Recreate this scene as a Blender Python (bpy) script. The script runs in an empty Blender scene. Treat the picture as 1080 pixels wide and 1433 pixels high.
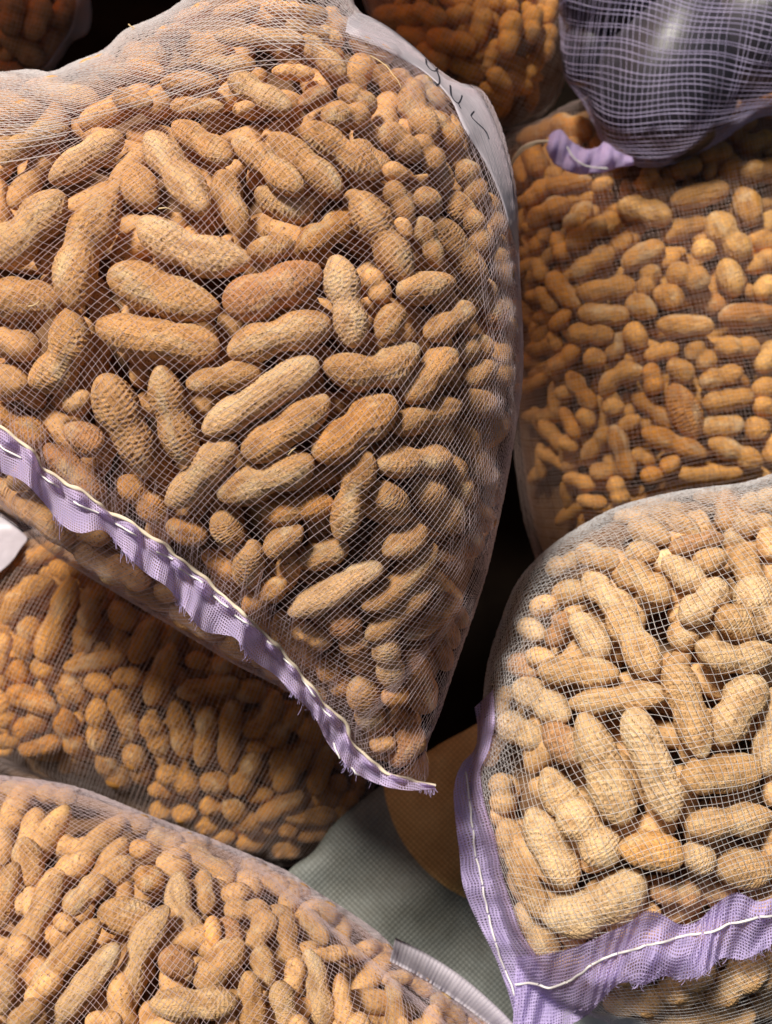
import bpy, math, random
import numpy as np
from mathutils import Matrix, Vector

random.seed(11)
rng = np.random.default_rng(11)
scene = bpy.context.scene
col = scene.collection

# ---------------------------------------------------------------- camera
IW, IH = 1080.0, 1433.0
FPX = 1609.0                      # focal length in photograph pixels
CAM_H, PITCH = 0.99, 55.0         # metres above the floor, degrees below the horizon
cam_d = bpy.data.cameras.new("camera")
cam = bpy.data.objects.new("camera", cam_d)
col.objects.link(cam)
cam.location = (0, 0, CAM_H)
cam.rotation_euler = (math.radians(90 - PITCH), 0, 0)
cam_d.sensor_fit = 'VERTICAL'
cam_d.sensor_height = 24.0
cam_d.lens = FPX / IH * 24.0
cam_d.clip_start, cam_d.clip_end = 0.02, 60
cam_d.dof.use_dof = True
cam_d.dof.focus_distance = 0.455
cam_d.dof.aperture_fstop = 11.0
scene.camera = cam
CM = np.array(Matrix.Translation(cam.location) @ cam.rotation_euler.to_matrix().to_4x4())
RM = CM[:3, :3]

# ---------------------------------------------------------------- light
TO_LIGHT_CAM = np.array((-0.31, 0.60, 0.735))
tl = RM @ (TO_LIGHT_CAM / np.linalg.norm(TO_LIGHT_CAM))
ELEV, AZ = math.asin(tl[2]), math.atan2(tl[0], tl[1])
world = bpy.data.worlds.new("World")
scene.world = world
world.use_nodes = True
wn = world.node_tree
bg = wn.nodes["Background"]
sky = wn.nodes.new("ShaderNodeTexSky")
sky.sky_type = 'NISHITA'
sky.sun_disc = False
sky.sun_elevation = ELEV
sky.sun_rotation = AZ
sky.dust_density = 4.0
sky.ozone_density = 0.5
wn.links.new(sky.outputs[0], bg.inputs[0])
bg.inputs[1].default_value = 0.031
sun_d = bpy.data.lights.new("sun", 'SUN')
sun_d.energy = 5.0
sun_d.angle = math.radians(10.0)
sun_d.color = (1.0, 0.94, 0.85)
sun = bpy.data.objects.new("sun", sun_d)
col.objects.link(sun)
sun.rotation_euler = Vector(tl).to_track_quat('Z', 'Y').to_euler()
scene.view_settings.view_transform = 'Standard'
scene.view_settings.look = 'None'
scene.view_settings.exposure = 0.32
scene.view_settings.gamma = 1.0
scene.view_settings.use_curve_mapping = False
scene.render.film_transparent = False
scene.cycles.max_bounces = 12
scene.cycles.diffuse_bounces = 7
scene.cycles.transparent_max_bounces = 16

# ---------------------------------------------------------------- helpers
def W(u, v, D):
    """photograph direction (u, v) at distance D in front of the camera -> a point of the place"""
    u, v, D = np.broadcast_arrays(np.asarray(u, float), np.asarray(v, float), np.asarray(D, float))
    c = np.stack([(u - IW / 2) / FPX * D, -(v - IH / 2) / FPX * D, -D], -1)
    return c @ RM.T + CM[:3, 3]

def new_mesh(name, co, faces_flat, loop_tot, smooth=True):
    me = bpy.data.meshes.new(name)
    co = np.asarray(co, np.float32)
    loop_tot = np.asarray(loop_tot, np.int32)
    me.vertices.add(len(co))
    me.vertices.foreach_set("co", co.ravel())
    me.loops.add(len(faces_flat))
    me.loops.foreach_set("vertex_index", np.asarray(faces_flat, np.int32))
    me.polygons.add(len(loop_tot))
    st = np.zeros(len(loop_tot), np.int32)
    st[1:] = np.cumsum(loop_tot)[:-1]
    me.polygons.foreach_set("loop_start", st)
    me.polygons.foreach_set("loop_total", loop_tot)
    me.update(calc_edges=True)
    me.validate()
    me.polygons.foreach_set("use_smooth", np.full(len(me.polygons), smooth))
    return me

def add_obj(name, me, mat=None, parent=None, loc=None):
    o = bpy.data.objects.new(name, me)
    col.objects.link(o)
    if mat is not None and me is not None and len(me.materials) == 0:
        me.materials.append(mat)
    if loc is not None:
        o.location = loc
    if parent is not None:
        o.parent = parent
        o.matrix_parent_inverse = Matrix.Translation(parent.location).inverted()
        if parent.parent is not None:
            o.matrix_parent_inverse = parent.matrix_parent_inverse.inverted() if False else Matrix.Identity(4)
    return o

def tag(o, label=None, category=None, group=None, kind=None):
    if label: o["label"] = label
    if category: o["category"] = category
    if group: o["group"] = group
    if kind: o["kind"] = kind
    return o

def thing(name, label, category, loc, group=None):
    o = bpy.data.objects.new(name, None)
    col.objects.link(o)
    o.location = loc
    o.empty_display_size = 0.02
    return tag(o, label, category, group)

class Tubes:
    """collects polylines and turns them into thin tubes in one mesh"""
    def __init__(self, sides=3):
        self.v, self.f, self.n, self.sides = [], [], 0, sides
    def add(self, P, r, caps=True):
        P = np.asarray(P, float)
        if len(P) < 2: return
        T = np.gradient(P, axis=0)
        T /= np.linalg.norm(T, axis=1, keepdims=True) + 1e-12
        ref = RM[:, 2]
        S = np.cross(T, ref)
        nrm = np.linalg.norm(S, axis=1, keepdims=True)
        S = np.where(nrm > 0.05, S / (nrm + 1e-12), np.cross(T, RM[:, 0]))
        S /= np.linalg.norm(S, axis=1, keepdims=True) + 1e-12
        U = np.cross(S, T)
        k = self.sides
        r = np.broadcast_to(np.asarray(r, float), (len(P),))[:, None]
        rings = [P + r * (math.cos(a) * S + math.sin(a) * U) for a in [math.pi / 2 + 2 * math.pi * i / k for i in range(k)]]
        V = np.stack(rings, 1).reshape(-1, 3)
        m = len(P)
        i = np.arange(m - 1)[:, None] * k
        j = np.arange(k)[None]
        j2 = (j + 1) % k
        q = np.stack([i + j, i + j2, i + k + j2, i + k + j], -1).reshape(-1, 4) + self.n
        self.v.append(V); self.f.append(q); self.n += len(V)
    def mesh(self, name):
        V = np.concatenate(self.v); F = np.concatenate(self.f)
        return new_mesh(name, V, F.ravel(), np.full(len(F), 4))

def grid_mesh(name, P, uv=None, closed=None):
    """P: (n, m, 3) -> quads"""
    n, m = P.shape[:2]
    idx = np.arange(n * m).reshape(n, m)
    q = np.stack([idx[:-1, :-1], idx[1:, :-1], idx[1:, 1:], idx[:-1, 1:]], -1).reshape(-1, 4)
    me = new_mesh(name, P.reshape(-1, 3), q.ravel(), np.full(len(q), 4))
    if uv is not None:
        l = me.uv_layers.new(name="UVMap")
        li = np.empty(len(me.loops), np.int32)
        me.loops.foreach_get("vertex_index", li)
        l.data.foreach_set("uv", uv.reshape(-1, 2)[li].astype(np.float32).ravel())
    return me

def spline(pts, n, closed=False):
    """Catmull-Rom resample to n points"""
    p = np.asarray(pts, float)
    k = len(p)
    if closed:
        q = np.concatenate([p[-1:], p, p[:2]])
        segs = k
    else:
        q = np.concatenate([2 * p[:1] - p[1:2], p, 2 * p[-1:] - p[-2:-1]])
        segs = k - 1
    out = []
    for s in range(segs):
        a, b, c, d = q[s], q[s + 1], q[s + 2], q[s + 3]
        t = np.linspace(0, 1, 12, endpoint=False)[:, None]
        out.append(0.5 * (2 * b + (c - a) * t + (2 * a - 5 * b + 4 * c - d) * t ** 2 + (3 * b - a - 3 * c + d) * t ** 3))
    out = np.concatenate(out + ([p[:1]] if closed else [p[-1:]]))
    L = np.concatenate([[0], np.cumsum(np.linalg.norm(np.diff(out, axis=0), axis=1))])
    s = np.linspace(0, L[-1], n)
    return np.stack([np.interp(s, L, out[:, i]) for i in range(out.shape[1])], 1)

def wob(x, seed, f=1.0):
    """smooth pseudo noise of one variable, about -1..1"""
    r = np.random.default_rng(seed)
    o = 0
    for k in range(4):
        o = o + np.sin(x * f * (0.7 + 0.9 * k + r.random()) + r.random() * 6.28) / (1 + 0.6 * k)
    return o / 2.0

# ---------------------------------------------------------------- materials
def mat_new(name):
    m = bpy.data.materials.new(name)
    m.use_nodes = True
    return m, m.node_tree.nodes, m.node_tree.links, m.node_tree.nodes["Principled BSDF"]

def node(N, t, **kw):
    n = N.new(t)
    for k, v in kw.items():
        if k.startswith("i_"):
            n.inputs[k[2:].replace("_", " ")].default_value = v
        else:
            setattr(n, k, v)
    return n

def ramp(N, stops):
    r = N.new("ShaderNodeValToRGB")
    e = r.color_ramp.elements
    while len(e) > 1: e.remove(e[-1])
    e[0].position, e[0].color = stops[0][0], (*stops[0][1], 1)
    for p, c in stops[1:]:
        x = e.new(p); x.color = (*c, 1)
    return r

def mixcol(N, L, a, b, f, blend='MIX'):
    m = N.new("ShaderNodeMix")
    m.data_type = 'RGBA'; m.blend_type = blend
    for s, v in ((m.inputs[0], f), (m.inputs[6], a), (m.inputs[7], b)):
        if hasattr(v, "is_output") or isinstance(v, bpy.types.NodeSocket): L.new(v, s)
        elif isinstance(v, (int, float)): s.default_value = v
        else: s.default_value = (*v, 1)
    return m.outputs[2]

def shell_material(name, source):
    m, N, L, B = mat_new(name)
    tc = N.new("ShaderNodeTexCoord")
    mp = N.new("ShaderNodeMapping")
    L.new(tc.outputs["Object"], mp.inputs[0])
    if source == 'object':
        inf = N.new("ShaderNodeObjectInfo")
        base = inf.outputs["Color"]
        sh = N.new("ShaderNodeVectorMath"); sh.operation = 'ADD'
        mul = N.new("ShaderNodeMath"); mul.operation = 'MULTIPLY'; mul.inputs[1].default_value = 40
        L.new(inf.outputs["Random"], mul.inputs[0])
        L.new(mp.outputs[0], sh.inputs[0]); L.new(mul.outputs[0], sh.inputs[1])
        vec = sh.outputs[0]
        sc = 1.0
    else:
        at = N.new("ShaderNodeAttribute"); at.attribute_name = "tone"
        base = at.outputs["Color"]
        vec = mp.outputs[0]
        sc = 25.0
    # broad blotches, freckles, lengthwise fibres: the shell's own colouring
    n1 = node(N, "ShaderNodeTexNoise", i_Scale=3.2 * sc, i_Detail=3.0); L.new(vec, n1.inputs["Vector"])
    n2 = node(N, "ShaderNodeTexNoise", i_Scale=26.0 * sc, i_Detail=4.0, i_Roughness=0.7); L.new(vec, n2.inputs["Vector"])
    st = N.new("ShaderNodeMapping"); st.inputs["Scale"].default_value = (6, 40, 40) if source == 'object' else (400, 400, 400)
    L.new(vec, st.inputs[0])
    n3 = node(N, "ShaderNodeTexNoise", i_Scale=1.0, i_Detail=5.0, i_Roughness=0.65); L.new(st.outputs[0], n3.inputs["Vector"])
    r1 = ramp(N, [(0.30, (0.55, 0.44, 0.34)), (0.5, (1, 1, 1)), (0.72, (1.18, 1.12, 1.02))]); L.new(n1.outputs[0], r1.inputs[0])
    r3 = ramp(N, [(0.3, (0.80, 0.74, 0.66)), (0.6, (1.06, 1.05, 1.03))]); L.new(n3.outputs[0], r3.inputs[0])
    c = mixcol(N, L, base, r1.outputs[0], 0.75, 'MULTIPLY')
    c = mixcol(N, L, c, r3.outputs[0], 0.8, 'MULTIPLY')
    n5 = node(N, "ShaderNodeTexNoise", i_Scale=1.7 * sc, i_Detail=4.0, i_Roughness=0.6); L.new(n1.outputs["Color"], n5.inputs["Vector"])
    mp5 = N.new("ShaderNodeMapping"); mp5.inputs["Location"].default_value = (7.3, 2.1, 4.4); L.new(vec, mp5.inputs[0]); L.new(mp5.outputs[0], n5.inputs["Vector"])
    bl = ramp(N, [(0.52, (0, 0, 0)), (0.68, (0.6, 0.6, 0.6) if source == 'object' else (0.15, 0.15, 0.15))]); L.new(n5.outputs[0], bl.inputs[0])
    c = mixcol(N, L, c, (0.80, 0.62, 0.37), bl.outputs[0])
    so = ramp(N, [(0.28, (0.75, 0.75, 0.75)), (0.42, (0, 0, 0))]); L.new(n5.outputs[0], so.inputs[0])
    c = mixcol(N, L, c, (0.30, 0.17, 0.08), so.outputs[0])
    fr = ramp(N, [(0.56, (0, 0, 0)), (0.65, (0.9, 0.9, 0.9))]); L.new(n2.outputs[0], fr.inputs[0])
    c = mixcol(N, L, c, (0.16, 0.075, 0.028), fr.outputs[0])
    L.new(c, B.inputs["Base Color"])
    B.inputs["Roughness"].default_value = 0.72
    B.inputs["Specular IOR Level"].default_value = 0.28
    bp = node(N, "ShaderNodeBump", i_Strength=0.8, i_Distance=0.02 if source == 'object' else 0.0008)
    if source == 'object':
        bp.inputs["Distance"].default_value = 0.0013
    ad = N.new("ShaderNodeMath"); ad.operation = 'ADD'
    L.new(n3.outputs[0], ad.inputs[0]); L.new(n2.outputs[0], ad.inputs[1])
    L.new(ad.outputs[0], bp.inputs["Height"])
    L.new(bp.outputs[0], B.inputs["Normal"])
    return m

MAT_SHELL = shell_material("peanut_shell", 'object')
MAT_SHELL_MASS = shell_material("peanut_shell_mass", 'attribute')

def thread_material(name, colr, rough=0.35, trans=0.45, clear=0.0):
    m, N, L, B = mat_new(name)
    B.inputs["Base Color"].default_value = (*colr, 1)
    B.inputs["Roughness"].default_value = rough
    B.inputs["Specular IOR Level"].default_value = 0.6
    tr = N.new("ShaderNodeBsdfTranslucent"); tr.inputs[0].default_value = (*colr, 1)
    mx = N.new("ShaderNodeMixShader"); mx.inputs[0].default_value = trans
    L.new(B.outputs[0], mx.inputs[1]); L.new(tr.outputs[0], mx.inputs[2])
    out = mx.outputs[0]
    if clear:                                          # thin clear plastic thread
        tp = N.new("ShaderNodeBsdfTransparent"); m2 = N.new("ShaderNodeMixShader"); m2.inputs[0].default_value = clear
        L.new(out, m2.inputs[1]); L.new(tp.outputs[0], m2.inputs[2]); out = m2.outputs[0]
    L.new(out, N["Material Output"].inputs[0])
    return m

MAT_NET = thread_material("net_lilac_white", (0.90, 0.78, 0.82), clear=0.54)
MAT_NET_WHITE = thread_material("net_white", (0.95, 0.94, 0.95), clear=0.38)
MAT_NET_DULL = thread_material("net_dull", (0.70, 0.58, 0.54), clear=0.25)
MAT_NET_PURPLE = thread_material("net_purple", (0.70, 0.65, 0.86), clear=0.2)
MAT_CREAM = thread_material("cream_cord", (0.74, 0.64, 0.48), 0.8, 0.15)
MAT_STITCH = thread_material("stitch_white", (0.82, 0.79, 0.76), 0.7, 0.15)
MAT_FRAY = thread_material("fray_lilac", (0.62, 0.52, 0.82), 0.4, 0.3)
MAT_STRAW = thread_material("straw_fibre", (0.70, 0.52, 0.28), 0.7, 0.1)

def hem_material(name, colr, hole=0.55, cell=0.0011):
    """closely folded net: weave with small open cells, finer where folded double"""
    m, N, L, B = mat_new(name)
    uv = N.new("ShaderNodeUVMap"); uv.uv_map = "UVMap"
    nz = node(N, "ShaderNodeTexNoise", i_Scale=90.0, i_Detail=2.0); L.new(uv.outputs[0], nz.inputs["Vector"])
    off = N.new("ShaderNodeVectorMath"); off.operation = 'MULTIPLY_ADD'
    off.inputs[1].default_value = (0.004, 0.004, 0.004)
    L.new(nz.outputs["Color"], off.inputs[0]); L.new(uv.outputs[0], off.inputs[2])
    sp = N.new("ShaderNodeSeparateXYZ"); L.new(off.outputs[0], sp.inputs[0])
    outs = []
    for ax, per in ((0, cell), (1, cell * 1.25)):
        a = N.new("ShaderNodeMath"); a.operation = 'MULTIPLY'; a.inputs[1].default_value = 2 * math.pi / per
        s = N.new("ShaderNodeMath"); s.operation = 'SINE'
        L.new(sp.outputs[ax], a.inputs[0]); L.new(a.outputs[0], s.inputs[0]); outs.append(s.outputs[0])
    mn = N.new("ShaderNodeMath"); mn.operation = 'MINIMUM'
    L.new(outs[0], mn.inputs[0]); L.new(outs[1], mn.inputs[1])
    big = node(N, "ShaderNodeTexNoise", i_Scale=120.0, i_Detail=2.0); L.new(uv.outputs[0], big.inputs["Vector"])
    bm = N.new("ShaderNodeMath"); bm.operation = 'MULTIPLY_ADD'; bm.inputs[1].default_value = 2.4; bm.inputs[2].default_value = -1.2
    L.new(big.outputs[0], bm.inputs[0])
    sm = N.new("ShaderNodeMath"); sm.operation = 'ADD'
    L.new(mn.outputs[0], sm.inputs[0]); L.new(bm.outputs[0], sm.inputs[1])
    hr = ramp(N, [(max(0.0, hole - 0.06), (0, 0, 0)), (hole + 0.06, (1, 1, 1))]); L.new(sm.outputs[0], hr.inputs[0])
    cv = ramp(N, [(0.25, tuple(x * 0.82 for x in colr)), (0.75, tuple(min(1, x * 1.15 + 0.03) for x in colr))])
    L.new(big.outputs[0], cv.inputs[0])
    L.new(cv.outputs[0], B.inputs["Base Color"])
    B.inputs["Roughness"].default_value = 0.55
    B.inputs["Specular IOR Level"].default_value = 0.35
    bp = node(N, "ShaderNodeBump", i_Strength=0.6, i_Distance=0.0006)
    L.new(mn.outputs[0], bp.inputs["Height"]); bp.invert = True
    L.new(bp.outputs[0], B.inputs["Normal"])
    tl_ = N.new("ShaderNodeBsdfTranslucent"); L.new(cv.outputs[0], tl_.inputs[0])
    m1 = N.new("ShaderNodeMixShader"); m1.inputs[0].default_value = 0.45
    L.new(B.outputs[0], m1.inputs[1]); L.new(tl_.outputs[0], m1.inputs[2])
    tp = N.new("ShaderNodeBsdfTransparent")
    m2 = N.new("ShaderNodeMixShader")
    L.new(hr.outputs[0], m2.inputs[0]); L.new(m1.outputs[0], m2.inputs[1]); L.new(tp.outputs[0], m2.inputs[2])
    L.new(m2.outputs[0], N["Material Output"].inputs[0])
    return m

MAT_HEM = hem_material("hem_purple", (0.72, 0.59, 0.94), 0.50)
MAT_HEM_LIGHT = hem_material("hem_lavender", (0.64, 0.53, 0.90), 0.42, 0.0014)

def tape_material(name, colr, rough=0.45):
    m, N, L, B = mat_new(name)
    tc = N.new("ShaderNodeTexCoord")
    n = node(N, "ShaderNodeTexNoise", i_Scale=120.0, i_Detail=4.0); L.new(tc.outputs["Object"], n.inputs["Vector"])
    r = ramp(N, [(0.3, tuple(c * 0.84 for c in colr)), (0.7, colr)]); L.new(n.outputs[0], r.inputs[0])
    L.new(r.outputs[0], B.inputs["Base Color"])
    B.inputs["Roughness"].default_value = rough
    bp = node(N, "ShaderNodeBump", i_Strength=0.25, i_Distance=0.0005)
    L.new(n.outputs[0], bp.inputs["Height"]); L.new(bp.outputs[0], B.inputs["Normal"])
    return m

MAT_TAPE = tape_material("white_tape", (0.42, 0.385, 0.425))
MAT_INK, _n, _l, _b = mat_new("black_pen_ink")
_b.inputs["Base Color"].default_value = (0.02, 0.02, 0.03, 1); _b.inputs["Roughness"].default_value = 0.5

# ---------------------------------------------------------------- inflated sack bodies
def poisson(mask, its):
    """smooth dome over a mask, solved coarse to fine"""
    levels = [mask]
    while min(levels[-1].shape) > 40:
        levels.append(levels[-1][::2, ::2])
    phi = np.zeros(levels[-1].shape)
    for li in range(len(levels) - 1, -1, -1):
        mk = levels[li].astype(float)
        h2 = 4.0 ** li
        n = 2500 if li == len(levels) - 1 else its
        for _ in range(n):
            p = np.pad(phi, 1)
            phi = mk * 0.25 * (p[:-2, 1:-1] + p[2:, 1:-1] + p[1:-1, :-2] + p[1:-1, 2:] + h2)
        if li:
            t = levels[li - 1].shape
            up = np.repeat(np.repeat(phi, 2, 0), 2, 1)[:t[0], :t[1]]
            if up.shape != t:
                up = np.pad(up, ((0, t[0] - up.shape[0]), (0, t[1] - up.shape[1])), mode='edge')
            phi = up
    return phi

class Body:
    S = 4.0
    def __init__(self, poly, d0, T, Tb, gx=0.0, gy=0.0, power=0.5):
        self.poly = spline(poly, 260, closed=True)
        self.T, self.Tb, self.d0, self.gx, self.gy = T, Tb, d0, gx, gy
        p = self.poly
        self.u0, self.v0 = p.min(0) - 24
        u1, v1 = p.max(0) + 24
        nu, nv = int((u1 - self.u0) / self.S) + 2, int((v1 - self.v0) / self.S) + 2
        self.c = (p.min(0) + p.max(0)) / 2
        U, V = np.meshgrid(self.u0 + np.arange(nu) * self.S, self.v0 + np.arange(nv) * self.S)
        self.U, self.V = U, V
        self.sd = self._sd(U, V)
        phi = poisson(self.sd > 0, 160)
        g = np.where(self.sd > 8, phi / np.maximum(self.sd, 1), 0.0)
        wgt = (self.sd > 8).astype(float)
        for _ in range(14):                       # carry the ratio out over the rim
            gp, wp = np.pad(g, 1), np.pad(wgt, 1)
            a = gp[:-2, 1:-1] + gp[2:, 1:-1] + gp[1:-1, :-2] + gp[1:-1, 2:]
            b = wp[:-2, 1:-1] + wp[2:, 1:-1] + wp[1:-1, :-2] + wp[1:-1, 2:]
            g = np.where(wgt > 0, g, np.where(b > 0, a / np.maximum(b, 1e-9), 0)); wgt = np.where(b > 0, 1.0, wgt)
        h2 = np.clip(np.where(self.sd > 8, phi, g * np.maximum(self.sd, 0)), 0, None)
        self.h = (h2 / h2.max()) ** power
        self.h[self.sd <= 0] = 0
        self.H0 = T * self.h
        self.M = self.H0.copy()
        self.k = None
    def _sd(self, U, V):
        p = self.poly
        best = np.full(U.shape, 1e9); ins = np.zeros(U.shape, bool)
        for i in range(len(p) - 1):
            a, b = p[i], p[i + 1]
            e = b - a
            t = np.clip(((U - a[0]) * e[0] + (V - a[1]) * e[1]) / (e @ e + 1e-12), 0, 1)
            best = np.minimum(best, np.hypot(U - a[0] - t * e[0], V - a[1] - t * e[1]))
            if a[1] != b[1]:
                c = ((a[1] > V) != (b[1] > V)) & (U < (b[0] - a[0]) * (V - a[1]) / (b[1] - a[1]) + a[0])
                ins ^= c
        return np.where(ins, best, -best)
    def D0(self, u, v):
        return self.d0 + self.gx * (np.asarray(u) - self.c[0]) / 1000 + self.gy * (np.asarray(v) - self.c[1]) / 1000
    def samp(self, F, u, v):
        x = np.clip((np.asarray(u, float) - self.u0) / self.S, 0, F.shape[1] - 1.001)
        y = np.clip((np.asarray(v, float) - self.v0) / self.S, 0, F.shape[0] - 1.001)
        i, j = x.astype(int), y.astype(int); fx, fy = x - i, y - j
        return (F[j, i] * (1 - fx) * (1 - fy) + F[j, i + 1] * fx * (1 - fy) + F[j + 1, i] * (1 - fx) * fy + F[j + 1, i + 1] * fx * fy)
    def grad(self, u, v, step=14):
        k = (self.D0(u, v) - self.samp(self.H0, u, v)) / FPX
        hu = (self.samp(self.H0, u + step, v) - self.samp(self.H0, u - step, v)) / (2 * step * k)
        hv = (self.samp(self.H0, u, v + step) - self.samp(self.H0, u, v - step)) / (2 * step * k)
        return float(hu), float(hv)
    def on(self, u, v, lift=0.0):
        """point on the stretched net, lifted towards the outside"""
        return W(u, v, self.D0(u, v) - self.samp(self.M, u, v) - lift)
    def base_point(self):
        """floor point under the middle of the sack"""
        q = W(self.c[0], self.c[1], self.d0)
        return Vector((float(q[0]), float(q[1]), 0.0))

# ---------------------------------------------------------------- the sacks: outline, rim distance, bulge
BODY = {}
BODY['M'] = Body([(-400, 330), (-300, 190), (-200, 135), (-100, 110), (0, 100), (45, 96), (72, 100), (104, 85), (146, 68), (172, 42), (212, 25), (248, 4), (290, -40), (330, -150), (400, -200), (465, -150), (488, -40),
                  (500, 12), (540, 36), (580, 66), (615, 97), (645, 116), (672, 122), (692, 152), (710, 204), (724, 275), (728, 380), (733, 480), (731, 545),
                  (722, 605), (712, 665), (700, 725), (680, 810), (657, 880), (636, 940), (616, 1000), (597, 1050), (602, 1080), (590, 1098), (540, 1092), (490, 1062), (448, 1010),
                  (400, 968), (330, 932), (250, 884), (180, 842), (110, 800), (70, 775), (35, 745), (0, 722), (-60, 690), (-150, 632), (-270, 560), (-370, 460)], 0.545, 0.125, 0.17)
BODY['R'] = Body([(684, 250), (704, 190), (760, 164), (800, 142), (880, 120), (1000, 108), (1190, 110), (1200, 500), (1190, 840), (1000, 900), (860, 890), (780, 840),
                  (738, 750), (720, 650), (712, 560), (700, 470), (692, 380), (684, 310)], 0.99, 0.13, 0.08)
BODY['T'] = Body([(500, -100), (806, -100), (800, 50), (786, 128), (756, 166), (710, 184), (640, 180), (560, 110)], 1.0, 0.08, 0.12)
BODY['L'] = Body([(-90, 780), (-20, 762), (20, 752), (60, 738), (220, 740), (400, 860), (500, 980), (528, 1075), (518, 1115), (492, 1162), (462, 1202), (420, 1214),
                  (340, 1206), (230, 1168), (120, 1118), (0, 1090), (-90, 1070)], 0.88, 0.085, 0.07)
BODY['F'] = Body([(-110, 1076), (0, 1084), (60, 1091), (110, 1101), (152, 1116), (212, 1141), (282, 1167), (342, 1192), (402, 1218), (442, 1246), (492, 1277), (532, 1306),
                  (562, 1336), (622, 1386), (690, 1436), (745, 1510), (700, 1640), (200, 1690), (-110, 1640)], 0.60, 0.11, 0.18, gy=-0.16)
BODY['B'] = Body([(668, 1040), (674, 985), (682, 925), (700, 868), (722, 815), (762, 770), (812, 735), (872, 705), (952, 686), (1032, 676), (1170, 664), (1230, 900), (1210, 1250),
                  (1130, 1420), (1010, 1476), (900, 1450), (830, 1424), (770, 1400), (728, 1350), (702, 1280), (684, 1210), (668, 1150), (660, 1095)], 0.60, 0.115, 0.17)
BODY['Q'] = Body([(-90, -110), (135, -110), (124, 0), (104, 44), (84, 84), (54, 112), (-90, 122)], 0.98, 0.07, 0.12)

# ---------------------------------------------------------------- peanuts: x y angle length width [shape][tone]
# shape: 1 one-seeded, 3 long straight, c bowed, n bowed the other way; tone: p pale, o orange (in R also for warm shade), b reddish brown, d deep and dark
DATA = {}
DATA['M'] = """93 130 -20 118 42 p;44 201 38 105 42 cp;122 220 38 120 52 p;8 112 -5 50 26;204 97 -30 70 28 o;185 140 -25 72 32;240 47 0 50 26;130 80 15 60 26;265 117 -15 90 34
363 53 -7 130 30 3p;451 79 -45 90 36 p;461 51 -20 42 26 p;362 131 -33 108 42 p;341 152 20 32 24 1;440 137 40 52 32 1b;410 102 0 60 26 d;275 150 -10 80 32;398 12 -10 60 26;484 163 10 66 44
283 200 -38 112 46;375 232 -40 130 48;428 230 -42 135 50;475 210 -32 130 52;247 242 -55 165 58 p;195 262 -60 75 56 1;323 283 -70 105 50;398 286 -25 90 60 1p;458 325 38 98 55 o
40 322 48 140 72 p;120 352 72 175 70 c;265 346 -22 176 66 np;227 410 -20 170 72;35 420 -8 108 70;18 482 -10 82 52 d;85 497 55 125 70 n;222 474 -12 182 66 3;381 406 22 146 74 b;484 423 -78 132 58 p
392 471 18 150 64;378 348 10 66 42 1;313 529 10 106 48;366 554 32 190 60 3p;400 600 33 146 62;521 513 15 136 66 n;496 601 35 140 72 o;176 594 -68 150 68;243 584 -75 140 62;281 664 40 136 58 p
373 670 20 146 62;118 613 -30 66 50 1b;109 562 20 42 42 1d;14 535 -15 62 60 d;25 595 -30 100 50 do;105 660 -40 110 46 db;200 699 -45 84 46 o;262 744 -20 62 44 1o;318 740 -60 54 48 1;348 790 70 68 50 1
397 757 35 64 46 1;415 712 10 104 52 do;452 775 20 78 46 d;402 800 60 62 44 1d;370 833 35 78 38 o;308 790 -40 62 32 do;494 692 72 130 55;470 825 28 150 48 3p;546 704 -50 68 54 1;580 645 6 106 52
596 582 22 108 46;600 525 45 104 58;668 562 -15 56 48 1;671 520 40 58 46;690 600 50 62 46;662 635 -60 98 42;641 673 -70 74 42;612 705 -45 104 62;642 767 20 76 48 b;566 758 30 70 48 1
560 812 40 136 46 n;558 856 40 122 42;607 863 35 96 42 b;648 815 30 76 42 b;488 883 -60 78 54 b;435 888 -30 64 38 d;543 925 -80 80 46 p;592 955 -72 106 52 b;627 880 -60 76 46 b;468 948 -50 64 40 o
512 985 -78 88 50;553 974 0 38 34 1o;556 1003 -20 54 38 b;573 1045 60 68 52 1b;535 1040 0 38 32 1;533 330 -58 140 62;559 282 -60 64 38;598 282 -30 40 40 1;565 320 -50 34 26 1;600 338 -65 74 38
643 352 -45 108 48;597 402 20 88 52 1;630 450 38 88 46;545 452 60 58 46 1;527 400 -60 54 38 d;662 488 20 60 42;645 292 -50 56 42;668 325 -70 64 38;685 425 -60 74 50 b;585 160 -60 88 48;527 195 -10 64 42
615 242 -60 58 38 1;625 182 -50 64 38 o;520 70 -15 64 32;540 113 -50 54 38;553 242 0 34 32 1;515 225 -30 76 50;660 255 -60 64 42;688 300 -70 62 38;702 375 -80 62 34;708 445 -80 62 32;705 510 -85 62 34
672 725 -20 56 46 b;690 680 -80 62 36 b;560 200 -40 70 44;600 215 -50 60 40;570 120 -40 60 36;600 130 -45 60 34;640 220 -55 56 36;660 400 -60 60 40;440 840 30 60 40 d;640 920 -70 60 34 b;655 860 -60 60 34 b
480 110 -20 70 40;500 140 -30 60 40;320 90 -10 80 32;290 80 10 60 28;430 45 -10 60 28;330 15 -5 70 26;270 20 10 60 24;60 120 10 60 26;160 100 -20 70 28;20 160 20 80 34;310 350 60 50 34 1d;505 290 -40 60 40;560 560 40 60 36 d
15 700 -30 84 52;55 738 -32 112 58;140 792 -34 104 54;205 836 -30 84 50;276 868 -34 90 50;332 904 -24 66 50;368 946 -42 66 42;100 750 -30 70 46 d;180 800 -30 70 44 d;420 985 -40 56 38"""
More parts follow.
